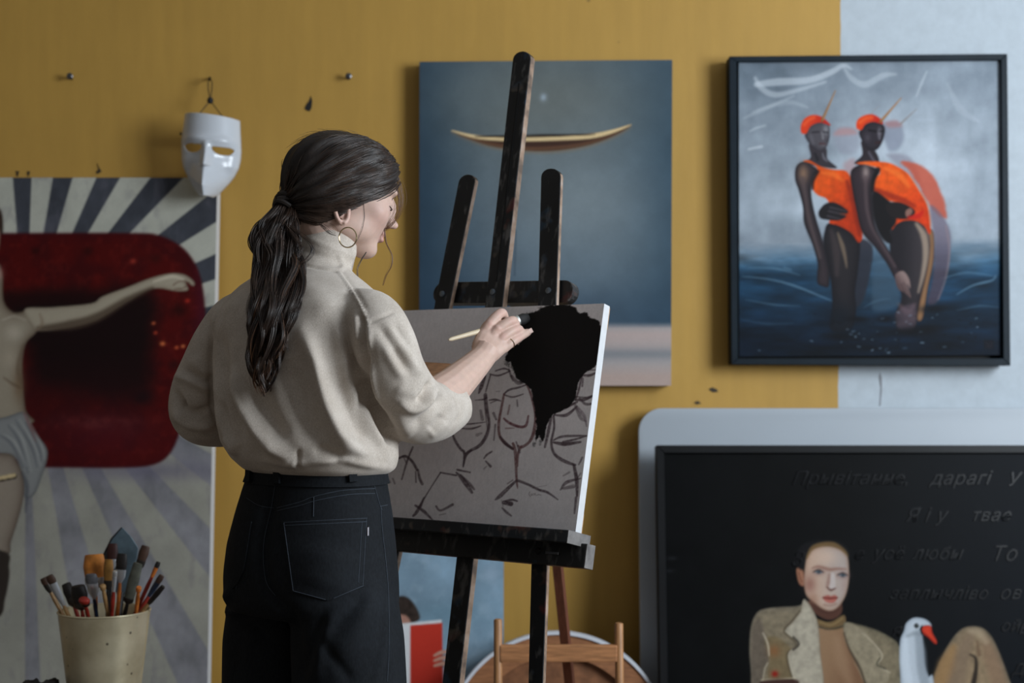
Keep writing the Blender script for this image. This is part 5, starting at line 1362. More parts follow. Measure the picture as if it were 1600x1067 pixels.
def patch(bvh, quad, nx, ny, lift, thick, name, mat, parent, bow=None):
    """fabric piece laid on a surface; quad in pixels from top left clockwise; bow: extra downward point of the lower edge"""
    q = np.array(quad, float); G = []
    for j in range(ny + 1):
        v = j / ny; row = []
        for i in range(nx + 1):
            u = i / nx
            p = (q[0] * (1 - u) + q[1] * u) * (1 - v) + (q[3] * (1 - u) + q[2] * u) * v
            if bow: p = p + np.array((0, bow * (1 - abs(2 * u - 1)) * v))
            l, n = hit(bvh, p[0], p[1], 0)
            if l is None:
                l, n, _, _ = bvh.find_nearest(P(p[0], p[1], TY - .02))
                if n.y > 0: n = -n
            row.append((l, n))
        G.append(row)
    vs, fs = [], []; W = nx + 1; N = W * (ny + 1)
    for k in (lift + thick, lift - .003):
        for row in G:
            for l, n in row: vs.append(l + n * k)
    for j in range(ny):
        for i in range(nx):
            a = j * W + i; fs.append((a, a + W, a + W + 1, a + 1)); fs.append((N + a, N + a + 1, N + a + W + 1, N + a + W))
    rim = [i for i in range(nx)] + [j * W + nx for j in range(ny)] + [ny * W + i for i in range(nx, 0, -1)] + [j * W for j in range(ny, 0, -1)]
    for a, b in zip(rim, rim[1:] + rim[:1]): fs.append((a, b, N + b, N + a))
    return MB().add(vs, fs).build(name, mat, parent, True)
# waistband: a band round the body just under the sweater
wb = []
wbm = MB(); seg = 48; vs = []
for (y, xl, xr, q, g) in [(727, 390, 601, .74, .0), (727, 390, 601, .74, .0025), (753, 381, 606, .75, .0025), (753, 381, 606, .75, -.001)]:
    h = (xr - xl) / 2 * TY / FPX; wr = h / math.sqrt(BR.x ** 2 + (q * BF.x) ** 2) + g; wf = wr * q; c = P((xl + xr) / 2, y, TY)
    for k in range(seg):
        t = 2 * math.pi * k / seg; e_ = 2 / 2.2; ct, st = math.cos(t), math.sin(t)
        vs.append(c + BR * wr * math.copysign(abs(ct) ** e_, ct) + BF * wf * math.copysign(abs(st) ** e_, st))
wbm.add(vs, [(j * seg + k, j * seg + (k + 1) % seg, (j + 1) * seg + (k + 1) % seg, (j + 1) * seg + k) for j in range(3) for k in range(seg)])
wband = wbm.build('waistband', den.m, jeans, True)
WBv = bvh_of(wband.data)
for quad in ([(543, 726), (555, 725), (556, 753), (545, 754)], [(430, 730), (439, 730), (439, 756), (431, 757)], [(389, 727), (396, 727), (394, 754), (387, 754)]):
    patch(WBv, quad, 2, 4, .003, .003, 'belt_loop', den.m, jeans)
pkt = patch(JB, J([(322, 330), (714, 310), (696, 630), (368, 652)]), 14, 14, .0006, .0018, 'back_pocket', den.m, jeans, bow=17)
patch(JB, J([(122, 328), (186, 332), (150, 560), (100, 640)]), 6, 10, .0006, .0018, 'back_pocket', den.m, jeans, bow=4)
PKB = bvh_of(pkt.data)
def stitch_p(pts):
    q = on(PKB, pts, .0003)
    if len(q) > 2: MB().tube(q, .0005, 5).build('pocket_stitching', thread, pkt)
stitch_p(J([(330, 338), (708, 318)])); stitch_p(J([(332, 352), (706, 334)]))
stitch_p(J([(330, 340), (372, 646)])); stitch_p(J([(704, 320), (688, 622)])); stitch_p(J([(684, 334), (668, 610)]))
stitch_p(J([(372, 648), (532, 692)])); stitch_p(J([(532, 692), (692, 624)]))
patch(PKB, J([(706, 360), (717, 360), (716, 396), (706, 398)]), 2, 3, .0015, .0012, 'fabric_tag', simple('grey_tag', (168, 164, 170), .7), pkt)
stitch(J([(292, 165), (274, 268), (238, 440), (248, 600), (292, 670)])); stitch(J([(300, 272), (400, 246), (470, 220), (600, 192), (742, 184)])); stitch(J([(300, 285), (400, 262), (480, 238), (620, 212), (742, 206)]))
stitch(J([(728, 130), (745, 190), (765, 260), (775, 280)])); stitch(J([(765, 265), (800, 258)])); stitch(J([(768, 270), (776, 380), (790, 500), (802, 640), (806, 800), (804, 940), (798, 1060)]), .0006)
stitch(J([(186, 336), (152, 420), (128, 500), (114, 640)])); stitch(J([(160, 225), (220, 262), (284, 272)])); stitch(J([(466, 222), (464, 312)]))
# shoes on the floor
leather = simple('black_shoe_leather', (24, 24, 26), .4); rubber = simple('shoe_sole', (60, 58, 56), .8)
for Xc, Yc in (((553 - 800) / FPX * Yr, Yr), ((427 - 800) / FPX * Yl, Yl)):
    sh = MB(); c = Vector((Xc, Yc, 0))
    sec = [(-.085, .030, .07), (-.06, .036, .095), (0, .037, .10), (.06, .042, .065), (.12, .046, .05), (.16, .036, .04), (.178, .018, .03)]
    vs = []
    for d, w, h in sec:
        for k in range(12):
            t = 2 * math.pi * k / 12; vs.append(c + BF * d + BR * w * math.cos(t) + Vector((0, 0, .022 + (h - .02) * .5 * (1 + math.sin(t)))))
    fs = [(i * 12 + k, i * 12 + (k + 1) % 12, (i + 1) * 12 + (k + 1) % 12, (i + 1) * 12 + k) for i in range(6) for k in range(12)] + [tuple(range(12))[::-1], tuple(72 + k for k in range(12))]
    so = sh.add(vs, fs).build('shoe', leather, painter, True)
    out = [c + BF * d + BR * w * 1.05 for d, w, h in sec] + [c + BF * d - BR * w * 1.05 for d, w, h in sec[::-1]]
    MB().prism(out, (0, 0, .022)).build('sole', rubber, so)
# ---- hair: a swept-back shell, strands over it, the wrapped tie and the ponytail
hairm = NT('dark_brown_hair'); v_ = hairm.coord('Object')
hairm.base(hairm.ramp(hairm.noise(v_, 60, 4), [(.3, lin((38, 29, 25))), (.7, lin((76, 59, 49)))])); hairm.set(Roughness=.36); hairm.b.inputs['Specular IOR Level'].default_value = .45
hairb = simple('hair_underlayer', (36, 28, 24), .55, var=.3, scale=120, bump=.5, bscale=300)
hairl = simple('hair_light_ends', (112, 78, 52), .4, var=.25, scale=60)
TIE = Hl(np.array(P(446, 319, 2.318)))            # local position of the tie
hair_ell = lambda p: smin(smin(sd_ell(p, (0, -.010, .014), (.088, .106, .080)), sd_ell(p, (0, -.036, -.038), (.074, .068, .070)), .035), sd_ell(p, (0, .024, .034), (.074, .060, .052)), .03)
def hair_mask(p):
    ax = np.abs(p[..., 0])
    line = p[..., 2] - np.maximum(p[..., 1] * .92 - .055, -.095)
    return line
HC0 = np.array((0, -.005, .0))
def hair_r(d):
    lo = np.zeros(d.shape[:-1]); hi = np.full(d.shape[:-1], .16)
    for _ in range(20):
        m = (lo + hi) / 2; s = hair_ell(HC0 + d * m[..., None]) < 0
        lo = np.where(s, m, lo); hi = np.where(s, hi, m)
    return lo
tie_n = (TIE - HC0) / np.linalg.norm(TIE - HC0)
ta = np.cross(tie_n, (1, 0, 0)); ta /= np.linalg.norm(ta); tb_ = np.cross(tie_n, ta)
def clump(d):
    """lumps running along the flow of the hair towards the tie"""
    a = np.arctan2(d @ tb_, d @ ta); c_ = np.arccos(np.clip(d @ tie_n, -1, 1))
    return .0022 * np.sin(a * 17 + 2 * np.sin(c_ * 3)) + .0016 * np.sin(a * 31 + 1.3) + .0028 * np.sin(a * 5 + c_ * 3 + .5)
nu, nv = 200, 140
th = np.linspace(0, 2 * math.pi, nu, endpoint=False); ph = np.linspace(0, math.pi, nv); T_, P_ = np.meshgrid(th, ph)
D_ = np.stack([np.sin(P_) * np.cos(T_), np.sin(P_) * np.sin(T_), np.cos(P_)], -1)
rh = hair_r(D_) + clump(D_)
lo = np.zeros(T_.shape); hi = np.full(T_.shape, .16)
for _ in range(20):
    m = (lo + hi) / 2; s = head_sdf(HC0 + D_ * m[..., None]) < 0
    lo = np.where(s, m, lo); hi = np.where(s, hi, m)
mk = np.clip(hair_mask(HC0 + D_ * rh[..., None]) / .011, 0, 1); mk = mk * mk * (3 - 2 * mk)
rr = (lo - .006) * (1 - mk) + np.maximum(rh, lo + .002) * mk
hb = MB(); add_star(hb, HC0 + D_ * rr[..., None])
hair_o = hb.build('hair', hairb, painter); hair_o.data.polygons.foreach_set('use_smooth', np.ones(len(hair_o.data.polygons), bool))

def strands_mesh(name, lines, mat, parent, sides=3):
    """many tapering strands as one mesh; lines: (points array, radius array)"""
    V, Fq = [], []; off = 0
    for pts, rad in lines:
        n = len(pts); t = np.gradient(pts, axis=0); t /= np.linalg.norm(t, axis=1, keepdims=True) + 1e-12
        a = np.cross(t, (.31, -.83, .46)); a /= np.linalg.norm(a, axis=1, keepdims=True) + 1e-12; b = np.cross(t, a)
        for k in range(sides):
            an = 2 * math.pi * k / sides; V.append(pts + (a * math.cos(an) + b * math.sin(an)) * rad[:, None])
        i = np.arange(n - 1)
        for k in range(sides):
            k2 = (k + 1) % sides
            Fq.append(np.stack([off + k * n + i, off + k2 * n + i, off + k2 * n + i + 1, off + k * n + i + 1], -1))
        off += n * sides
    me = bpy.data.meshes.new(name); fill_mesh(me, np.concatenate(V), np.concatenate(Fq))
    return link(name, me, mat, parent, True)

R5 = np.random.default_rng(5)
lines = []
# starting points along the hairline on both sides and over the crown
def world(l): return np.array(HC) + (l @ HM) * HS
for i in range(1500):
    sx = 1 if i % 3 else -1
    s = R5.random()
    y = -.06 + .145 * s; z = max(y * .92 - .055, -.093) + R5.uniform(.001, .014)
    if R5.random() < .5:
        y = R5.uniform(-.03, .075); z = R5.uniform(max(y - .03, -.03), .09)
    x = sx * abs(R5.normal(.06, .03)) if s < .85 else sx * R5.uniform(0, .06)
    d0 = np.array((x, y, z)) - HC0; d0 /= np.linalg.norm(d0)
    n = 16; t = np.linspace(0, 1, n)[:, None]
    bow = np.array((0, 0, R5.normal(0, .05))) + np.array((sx * .25, 0, -.03))
    dd = d0 * (1 - t) + tie_n * t + bow * (t * (1 - t)) ; dd /= np.linalg.norm(dd, axis=1, keepdims=True)
    r = hair_r(dd) + clump(dd)
    p = HC0 + dd * r[:, None]
    ok = hair_mask(p) > .002
    if ok.sum() < 5: continue
    k0 = np.argmax(ok); p = p[k0:]; dd = dd[k0:]
    if len(p) < 5: continue
    lift = .0005 + abs(R5.normal(0, .0009)) + .0012 * np.sin(np.linspace(0, math.pi, len(p)))* R5.random()
    p = p + dd * lift[:, None] if np.ndim(lift) else p + dd * lift
    w_ = np.linspace(0, 1, len(p))[:, None] ** 3
    p = p * (1 - w_) + (TIE + R5.normal(0, .006, 3)) * w_
    rad = np.full(len(p), R5.uniform(.0005, .0010)) * np.minimum(1, np.linspace(.4, 3, len(p)))
    lines.append((world(p), rad))
strands_mesh('hair_strands', lines, hairm.m, hair_o)
# fly-aways round the crown
lines = []
for i in range(60):
    a = R5.uniform(-.6, 2.6); d0 = np.array((R5.normal(0, .3), math.cos(a), math.sin(a))); d0 /= np.linalg.norm(d0)
    if hair_mask(HC0 + d0 * .1) < .01: continue
    n = 8; t = np.linspace(0, 1, n)[:, None]; dd = d0 + (tie_n - d0) * t * R5.uniform(.15, .4); dd /= np.linalg.norm(dd, axis=1, keepdims=True)
    p = HC0 + dd * (hair_r(dd) + np.linspace(0, R5.uniform(.003, .012), n))[:, None] + np.cumsum(R5.normal(0, .0008, (n, 3)), 0)
    lines.append((world(p), np.linspace(.00028, .00012, n)))
strands_mesh('flyaway_strands', lines, hairm.m, hair_o)['kind'] = 'stuff'
# loose locks framing the face
def lock(pts, n, spread, rad, mat, name, sm=8, end=1.0):
    base = np.array([tuple(P(*p)) for p in pts]); c = catmull(base, sm); m = len(c); L = []
    for _ in range(n):
        o = R5.normal(0, spread, 3); ph_ = R5.uniform(0, 6.28)
        t = np.linspace(0, 1, m)[:, None]
        w = o * (np.sin(t * math.pi * .9) * .8 + .25 * (1 - t) + .2) + np.stack([np.sin(t[:, 0] * 7 + ph_), np.cos(t[:, 0] * 6 + ph_), np.sin(t[:, 0] * 5 + ph_ * 2)], -1) * spread * .4
        L.append((c + w, np.linspace(rad, rad * .45 * end, m)))
    return strands_mesh(name, L, mat, hair_o)
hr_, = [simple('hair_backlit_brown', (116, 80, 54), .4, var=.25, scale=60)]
lock([(590, 246, 2.345), (608, 264, 2.36), (620, 288, 2.37), (625, 314, 2.372), (620, 336, 2.372), (610, 350, 2.37), (600, 358, 2.37)], 46, .0042, .00026, hr_, 'fringe_lock')
lock([(592, 252, 2.345), (606, 280, 2.36), (611, 305, 2.368), (608, 328, 2.37), (604, 345, 2.37)], 16, .0036, .00024, hr_, 'fringe_lock')
lock([(600, 352, 2.368), (603, 378, 2.37), (612, 398, 2.372), (611, 415, 2.372), (603, 430, 2.37), (598, 446, 2.37)], 9, .0010, .00032, hr_, 'wisp')
lock([(572, 394, 2.34), (563, 408, 2.335), (558, 420, 2.33), (559, 433, 2.33)], 8, .0008, .00034, hairm.m, 'wisp')
lock([(568, 318, 2.30), (569, 340, 2.295), (564, 362, 2.293), (556, 378, 2.292)], 5, .0007, .00026, hairm.m, 'wisp')
lock([(500, 348, 2.28), (512, 358, 2.277), (524, 366, 2.276)], 14, .0028, .0003, hairm.m, 'wisp')
# tie: hair wound round the base of the ponytail
tw = MB(); base_ = P(446, 318, 2.312); dirp = (P(436, 336, 2.290) - P(452, 306, 2.325)).normalized()
u1 = dirp.orthogonal().normalized(); u2 = dirp.cross(u1)
for off, rr_ in ((-.010, .0150), (-.003, .0160), (.005, .0155), (.012, .0145)):
    ring = [base_ + dirp * (off + .002 * math.sin(a * 2 + off * 300)) + (u1 * math.cos(a) + u2 * math.sin(a)) * rr_ for a in np.linspace(0, 2 * math.pi, 25)]
    tw.tube(ring, .0046, 8, cap=False)
tw.build('hair_tie_wrap', hairb, hair_o, True)
# ponytail: wavy locks lying on the back, made of many strands
spine = [(452, 310, 14), (441, 332, 17), (432, 352, 27), (432, 378, 38), (437, 405, 40), (434, 440, 40), (429, 475, 38), (423, 510, 35), (417, 545, 31), (412, 575, 24), (411, 598, 15), (412, 616, 5)]
sp = catmull([(x, y, h) for x, y, h in spine], 6); m = len(sp); tt = np.linspace(0, 1, m)
def back_depth(x, y):
    l, nrm = hit(SB, x, y, 0)
    return l.y if l is not None else None
depth = []
for x, y, h in sp:
    ds = [back_depth(x + k * h * .5, y) for k in (-1, 0, 1)]; ds = [d for d in ds if d is not None]
    depth.append(min(ds) if ds and y > 420 else 2.305)
depth = np.array(depth)
s0 = 2.296; dep = np.empty(m)
for i in range(m):
    y = sp[i, 1]; free = np.interp(y, [310, 345, 400, 440], [2.312, 2.285, 2.262, 2.25])
    dep[i] = min(free, depth[i] - .016) if y > 420 else free
for _ in range(6): dep[1:-1] = (dep[:-2] + 2 * dep[1:-1] + dep[2:]) / 4
L1, L2, L3 = [], [], []
nl = 46
for li in range(nl):
    off = R5.uniform(-1, 1); back = R5.uniform(-1, 1) * math.sqrt(max(0, 1 - off * off))
    ph1, ph2 = R5.uniform(0, 6.28), R5.uniform(0, 6.28); fr = R5.uniform(2.2, 3.4); am = R5.uniform(4, 9)
    stop = R5.uniform(.72, 1.0) if abs(off) > .45 else R5.uniform(.85, 1.0)
    k = max(int(m * stop), 12)
    open_ = np.clip(tt[:k] / .18, 0, 1)
    xx = sp[:k, 0] + off * sp[:k, 2] * .82 + np.sin(tt[:k] * fr * 6.28 + ph1) * am * open_ * np.clip(1.1 - tt[:k] * .3, 0, 1)
    yy = sp[:k, 1] + np.cos(tt[:k] * fr * 6.28 + ph1) * 2
    dd = dep[:k] + back * .011 * np.clip(open_ + .3, 0, 1) + np.cos(tt[:k] * fr * 6.28 + ph2) * .005 * open_
    c = np.stack([(xx - 800) / FPX * dd, dd, CAM_Z - (yy - HORIZON) / FPX * dd], -1)
    wl = .0062 * np.clip(1 - (tt[:k] / stop) ** 3, .12, 1) * (.6 + .4 * open_)
    L2.append((c + np.array((0, .004, 0)), wl * .8))
    for _ in range(26):
        a, q = R5.uniform(0, 6.28), math.sqrt(R5.random()); ph3 = R5.uniform(0, 6.28)
        o = np.stack([np.cos(a + tt[:k] * 2) * wl * q * 1.25, np.sin(a + tt[:k] * 2) * wl * q, np.sin(tt[:k] * 20 + ph3) * .0006], -1)
        L1.append((c + o, np.linspace(.00062, .00030, k) * R5.uniform(.7, 1.3)))
    if li % 6 == 0:
        for _ in range(8):
            o = R5.normal(0, .004, 3); L3.append((c + o * np.linspace(.2, 1, k)[:, None], np.linspace(.0004, .00022, k)))
strands_mesh('ponytail_core', L2, hairb, hair_o, 6)
strands_mesh('ponytail', L1, hairm.m, hair_o)
strands_mesh('ponytail_highlights', L3, hr_, hair_o)
# stray curls beside the ponytail
for pts in ([(432, 345, 2.28), (410, 362, 2.27), (403, 385, 2.265), (412, 405, 2.26), (404, 425, 2.255)], [(440, 345, 2.275), (478, 372, 2.262), (489, 390, 2.258), (476, 408, 2.25), (455, 418, 2.248)], [(445, 350, 2.272), (470, 385, 2.255), (468, 400, 2.25)],
            [(447, 470, 2.21), (452, 500, 2.205), (446, 530, 2.2), (450, 548, 2.2)], [(400, 480, 2.25), (388, 505, 2.255), (392, 535, 2.255), (386, 560, 2.255), (396, 590, 2.25)], [(412, 590, 2.215), (408, 605, 2.215), (413, 618, 2.213)]):
    q = []
    for x, y, Y in pts:
        d = back_depth(x, y); q.append((x, y, min(Y, d - .006) if d else Y))
    lock(q, 16, .0016, .0004, hairm.m, 'stray_curl')
lock([(415, 560, 2.20), (412, 585, 2.20), (410, 603, 2.20), (414, 616, 2.20)], 14, .0018, .0004, hairl, 'light_ends')

# hoop earring
gold = NT('gold'); gold.base(lin((200, 178, 140))); gold.set(Metallic=1.0, Roughness=.22); gold = gold.m
ec = P(543.5, 371, 2.268); rad_ = 15.6 / FPX * 2.268
ux_ = Vector((.97, -.24, 0)).normalized()
MB().tube([ec + ux_ * math.cos(a) * rad_ * .93 + Vector((0, 0, 1)) * math.sin(a) * rad_ for a in np.linspace(0, 2 * math.pi, 49)], .0011, 8, cap=False).build('hoop_earring', gold, painter, True)
# ring on the little finger
fa, fb_ = P(796, 537, 2.531), P(812, 526, 2.546); dv = (fb_ - fa).normalized(); a1 = dv.orthogonal().normalized(); a2 = dv.cross(a1)
MB().tube([fa + dv * .003 + (a1 * math.cos(a) + a2 * math.sin(a)) * .0092 for a in np.linspace(0, 2 * math.pi, 33)], .0008, 6, cap=False).build('finger_ring', gold, painter, True)
# ------------------------------------------------------------------ brush in the painter's hand, and her palette
def brush(name, label, tip, end, wid, lb, lf, bristle, ferrule, handle, group=None, flat=.35, hw=.0042, splay=1.0, tip_w=.8):
    """paint brush from bristle tip to handle end; wid: half width of the tuft, lb/lf: tuft and ferrule lengths"""
    tip, end = Vector(tip), Vector(end); d = (end - tip); L = d.length; d.normalize()
    e = empty(name, tip + d * L * .5, label, 'brush', group)
    up = Vector((0, 1, 0)); up = (up - d * up.dot(d)).normalized()
    T = lambda s: tip + d * s
    MB().tube([T(0), T(lb * .06), T(lb * .5), T(lb)], [wid * tip_w * .93, wid * tip_w * 1.05, wid * splay, wid * .85], 12, True, flat, up).build('bristles', bristle, e, True)
    MB().tube([T(lb * .96), T(lb + lf * .5), T(lb + lf * .95), T(lb + lf)], [wid * .92, wid * .85, hw * 1.05, hw], 12, True, max(flat, .45), up).build('ferrule', ferrule, e, True)
    s = lb + lf
    MB().tube([T(s * .99), T(s + (L - s) * .12), T(s + (L - s) * .35), T(L * .97), T(L)], [hw * .95, hw * 1.25, hw * 1.1, hw * .8, hw * .35], 10).build('handle', handle, e, True)
    return e
pale_wood = simple('pale_handle', (214, 196, 166), .45, var=.06, scale=20)
black_br = simple('bristle_black', (22, 20, 20), .7, var=.4, scale=200)
tipP = PE.at(826, 496, .0035)
brush('paint_brush', 'pale-handled paint brush with black tip held in the painter\'s right hand', tipP, P(701, 531, 2.478), .0105, .026, .016, black_br, simple('ferrule_white', (196, 196, 190), .3, .7), pale_wood, None, .5, .0046, 1.0, .7)
# wooden palette on the left hand
pal = empty('palette', P(640, 610, 2.62), 'plain wooden palette with rounded corner, between the painter and the canvas', 'palette')
pw = wood('palette_wood', (190, 142, 104), (2, 20, 30))
pn = Vector((-.35, -.62, .70)).normalized()
a0 = P(711, 568, 2.60); pu = EW - pn * EW.dot(pn); pu.normalize(); pv = pn.cross(pu); pv = -pv if pv.z > 0 else pv
MB().prism(rrect(a0 - pu * .20, pu, pv, .20, .15, .014), -pn * .005).build('board', pw, pal, True, bevel=.001)
for k, (c, u, v) in enumerate((((60, 70, 110), .05, .03), ((150, 40, 30), .09, .035), ((190, 180, 160), .03, .08))):
    MB().lathe(a0 - pu * (.20 - u) + pv * v + pn * .0004, [(.012, 0), (.010, .003), (.004, .006), (.0001, .0065)], 14, pn).build('paint_blob', simple('palette_paint', c, .3), pal, True)

# ------------------------------------------------------------------ brass pot of brushes on a low table
BY = 3.0; bs = BY / FPX
bx, bz = (163 - 800) * bs, CAM_Z - (954 - HORIZON) * bs
TZ = CAM_Z - (1140 - HORIZON) * bs
brass = NT('tarnished_brass'); n_ = brass.noise(brass.coord('Object'), 14, 5); sp_ = brass.n('ShaderNodeTexVoronoi', Scale=34.0); brass.l(brass.coord('Object'), sp_.inputs['Vector'])
cb = brass.ramp(n_, [(.3, lin((196, 182, 148))), (.7, lin((232, 220, 188)))]); cb = brass.mix(brass.ramp(sp_.outputs['Distance'], [(.06, .85), (.12, 0.0)]), cb, tuple(lin((58, 48, 32))))
brass.base(cb); brass.set(Roughness=.36, Metallic=.45)
pot = empty('brush_pot', (bx, BY, TZ), 'tapered brass-coloured metal pot packed with paint brushes', 'pot')
hz = bz - TZ; rt, rb_ = 70 * bs, 48.5 * bs
MB().lathe((bx, BY, TZ), [(.0001, .001), (rb_ * .98, .001), (rb_, .004), (rb_ + (rt - rb_) * .5, hz * .5), (rt, hz - .002), (rt - .0025, hz - .001), (rb_ + (rt - rb_) * .5 - .003, hz * .5), (rb_ - .003, .006), (.0001, .006)], 48).build('vessel', brass.m, pot, True)
MB().tube([Vector((bx, BY, bz)) + Vector((math.cos(a), math.sin(a), 0)) * (rt - .0005) for a in np.linspace(0, 2 * math.pi, 65)], .0022, 8, cap=False).build('rim', brass.m, pot, True)
def bm_(n, c, **k): return simple('br_' + n, c, k.get('r', .6), k.get('m', 0), .45, 45)
B_brown, B_dark, B_orange, B_gold, B_grey, B_green, B_wine = bm_('brown', (74, 50, 38)), bm_('dark', (30, 24, 22)), bm_('orange', (206, 128, 52)), bm_('gold', (150, 106, 46)), bm_('grey', (96, 96, 100)), bm_('green', (92, 94, 84)), bm_('wine', (60, 26, 22))
B_blue = simple('br_bluegrey', (104, 124, 136), .45, .35, .2, 60)
F_sil, F_dk, F_wh = simple('fer_silver', (214, 218, 224), .25, .55, .05), simple('fer_dark', (70, 66, 62), .4, .6), simple('fer_pale', (206, 206, 206), .3, .5)
H_tan, H_red, H_navy, H_or, H_blk = bm_('tan', (176, 138, 92), r=.4), bm_('red', (150, 46, 36), r=.35), bm_('navy', (34, 44, 62), r=.3), bm_('orangeh', (210, 118, 50), r=.35), bm_('black', (26, 24, 24), r=.35)
G = 'brushes standing in the brass pot'
SPEC = [  # tip px, rim px, depth offset, half width px, tuft px, ferrule px, bristle, ferrule, handle, flat, label
    ((77, 899), (103, 953), -.03, 7, 14, 40, B_brown, F_sil, H_tan, .5, 'brown-tipped brush with bright silver ferrule leaning over the pot\'s left edge'),
    ((67, 903), (93, 951), -.01, 6, 12, 14, B_brown, F_dk, H_tan, .6, 'leftmost brush in the pot, brown tip and tan wooden handle'),
    ((103, 912), (118, 953), .02, 9, 26, 14, B_dark, F_dk, H_red, .8, 'dark brown mop brush low at the left of the pot'),
    ((122, 915), (128, 953), -.01, 13, 28, 12, B_dark, F_dk, H_red, .8, 'wide near-black mop brush in front of the orange brush'),
    ((131, 936), (136, 956), -.05, 9, 8, 12, H_red, F_dk, H_red, .7, 'short red brush low at the front of the pot'),
    ((147, 866), (150, 953), .02, 18, 38, 18, B_orange, F_wh, H_or, .3, 'wide flat brush with orange bristles'),
    ((170, 874), (168, 953), .0, 8, 34, 14, B_gold, F_dk, H_blk, .4, 'dark gold flat brush right of the wide orange one'),
    ((142, 897), (150, 955), -.035, 10, 16, 26, B_grey, F_sil, H_navy, .4, 'grey flat brush with silver ferrule and navy handle at the pot\'s front'),
    ((176, 849), (172, 953), .03, 9, 26, 16, B_wine, F_sil, H_blk, .4, 'wine-red flat brush overlapping the blue-grey spatula'),
    ((191, 865), (184, 953), .0, 9, 26, 20, B_dark, F_sil, H_or, .4, 'black flat brush with silver ferrule and orange handle'),
    ((228, 853), (196, 953), .01, 8, 24, 16, B_brown, F_dk, H_blk, .6, 'tall brush with brown tip leaning right beside the spatula'),
    ((216, 880), (196, 955), -.02, 9, 60, 8, B_green, F_dk, H_blk, .35, 'long grey-green flat brush in the right half of the pot'),
    ((248, 878), (214, 952), .0, 4, 10, 16, B_dark, H_or, H_red, .8, 'thin black-tipped brush with orange ferrule reaching up right'),
    ((253, 899), (219, 953), -.01, 5, 14, 26, B_brown, H_navy, H_red, .7, 'brown-tipped brush with navy ferrule at the pot\'s right'),
    ((255, 916), (222, 955), -.03, 4.5, 30, 10, B_dark, F_dk, H_tan, .8, 'rightmost brush in the pot, all black tip'),
    ((217, 917), (213, 955), -.045, 4.5, 6, 4, H_or, H_or, H_or, 1.0, 'upright bright orange handle at the pot\'s front right'),
    ((160, 914), (168, 955), -.045, 5, 6, 4, H_tan, H_tan, H_tan, 1.0, 'bare tan wooden handle at the middle of the pot'),
    ((180, 892), (175, 957), -.05, 4, 10, 26, F_wh, F_sil, H_red, .9, 'thin brush with pale tip and silver ferrule at the pot\'s middle front'),
]
for (tx, ty), (rx, ry), dy, wpx, lbp, lfp, bb, ff, hh, fl_, lab in SPEC:
    rim_p = P(rx, ry, BY + dy * .8); tip_p = P(tx, ty, BY + dy * 1.5)
    d = (rim_p - tip_p).normalized()
    end = rim_p + d * min(.10, (rim_p.z - TZ - .012) / max(-d.z, .2))
    brush('pot_brush', lab, tip_p, end, wpx * bs, lbp * bs, lfp * bs, bb, ff, hh, G, fl_, .0036)
# broad blue-grey spatula
sp = empty('spatula', P(190, 900, BY + .05), 'broad blue-grey paint-stained spatula standing at the back of the pot', 'spatula')
q = [P(x, y, BY + .045) for x, y in [(191, 824), (204, 838), (216, 856), (214, 872), (203, 902), (196, 930), (183, 930), (170, 898), (161, 868), (174, 842)]]
MB().prism(q, (0, .0025, 0)).build('blade', B_blue, sp, bevel=.0006, segs=1)
MB().tube([P(190, 925, BY + .046), P(186, 953, BY + .04), P(180, 1005, BY + .03)], [.006, .008, .007], 10).build('handle', H_blk, sp, True)
MB().tube([P(190, 824, BY + .044), P(174, 842, BY + .044), P(160.5, 869, BY + .044)], [.0012, .0018, .0016], 6).build('blade_edge', H_blk, sp, True)
# table and rag
tb = empty('side_table', (bx - .12, BY, 0), 'low dark table under the brush pot at the lower left', 'table')
tw_ = painted_wood('table_dark', (40, 36, 34), .6, 7)
MB().aabb(bx - .36, bx + .16, BY - .20, BY + .14, TZ - .022, TZ).build('table_top', tw_, tb, bevel=.003)
for x in (bx - .33, bx + .13):
    for y in (BY - .17, BY + .11): MB().aabb(x - .018, x + .018, y - .018, y + .018, 0, TZ - .022).build('leg', tw_, tb, bevel=.002)
rg = NT('dark_rag'); rg.base(rg.ramp(rg.noise(rg.coord('Object'), 40, 4), [(.3, lin((18, 16, 16))), (.7, lin((44, 36, 34)))])); rg.set(Roughness=.95)
n_ = 40; gx, gy = np.meshgrid(np.linspace(0, 1, n_), np.linspace(0, 1, n_))
hgt = vnoise(n_, n_, 10, 3, 4); edge_ = np.clip(np.minimum(np.minimum(gx, 1 - gx), np.minimum(gy, 1 - gy)) * 8, 0, 1)
x0, x1 = (36 - 800) * bs, (106 - 800) * bs
ctop = np.stack([x0 + (x1 - x0) * gx, BY - .16 + .16 * gy, TZ + .002 + (.088 + .036 * hgt) * edge_], -1)
tag(link('paint_rag', grid_mesh('paint_rag', ctop), rg.m, None, True), 'crumpled dark rag on the table left of the brush pot', 'rag')

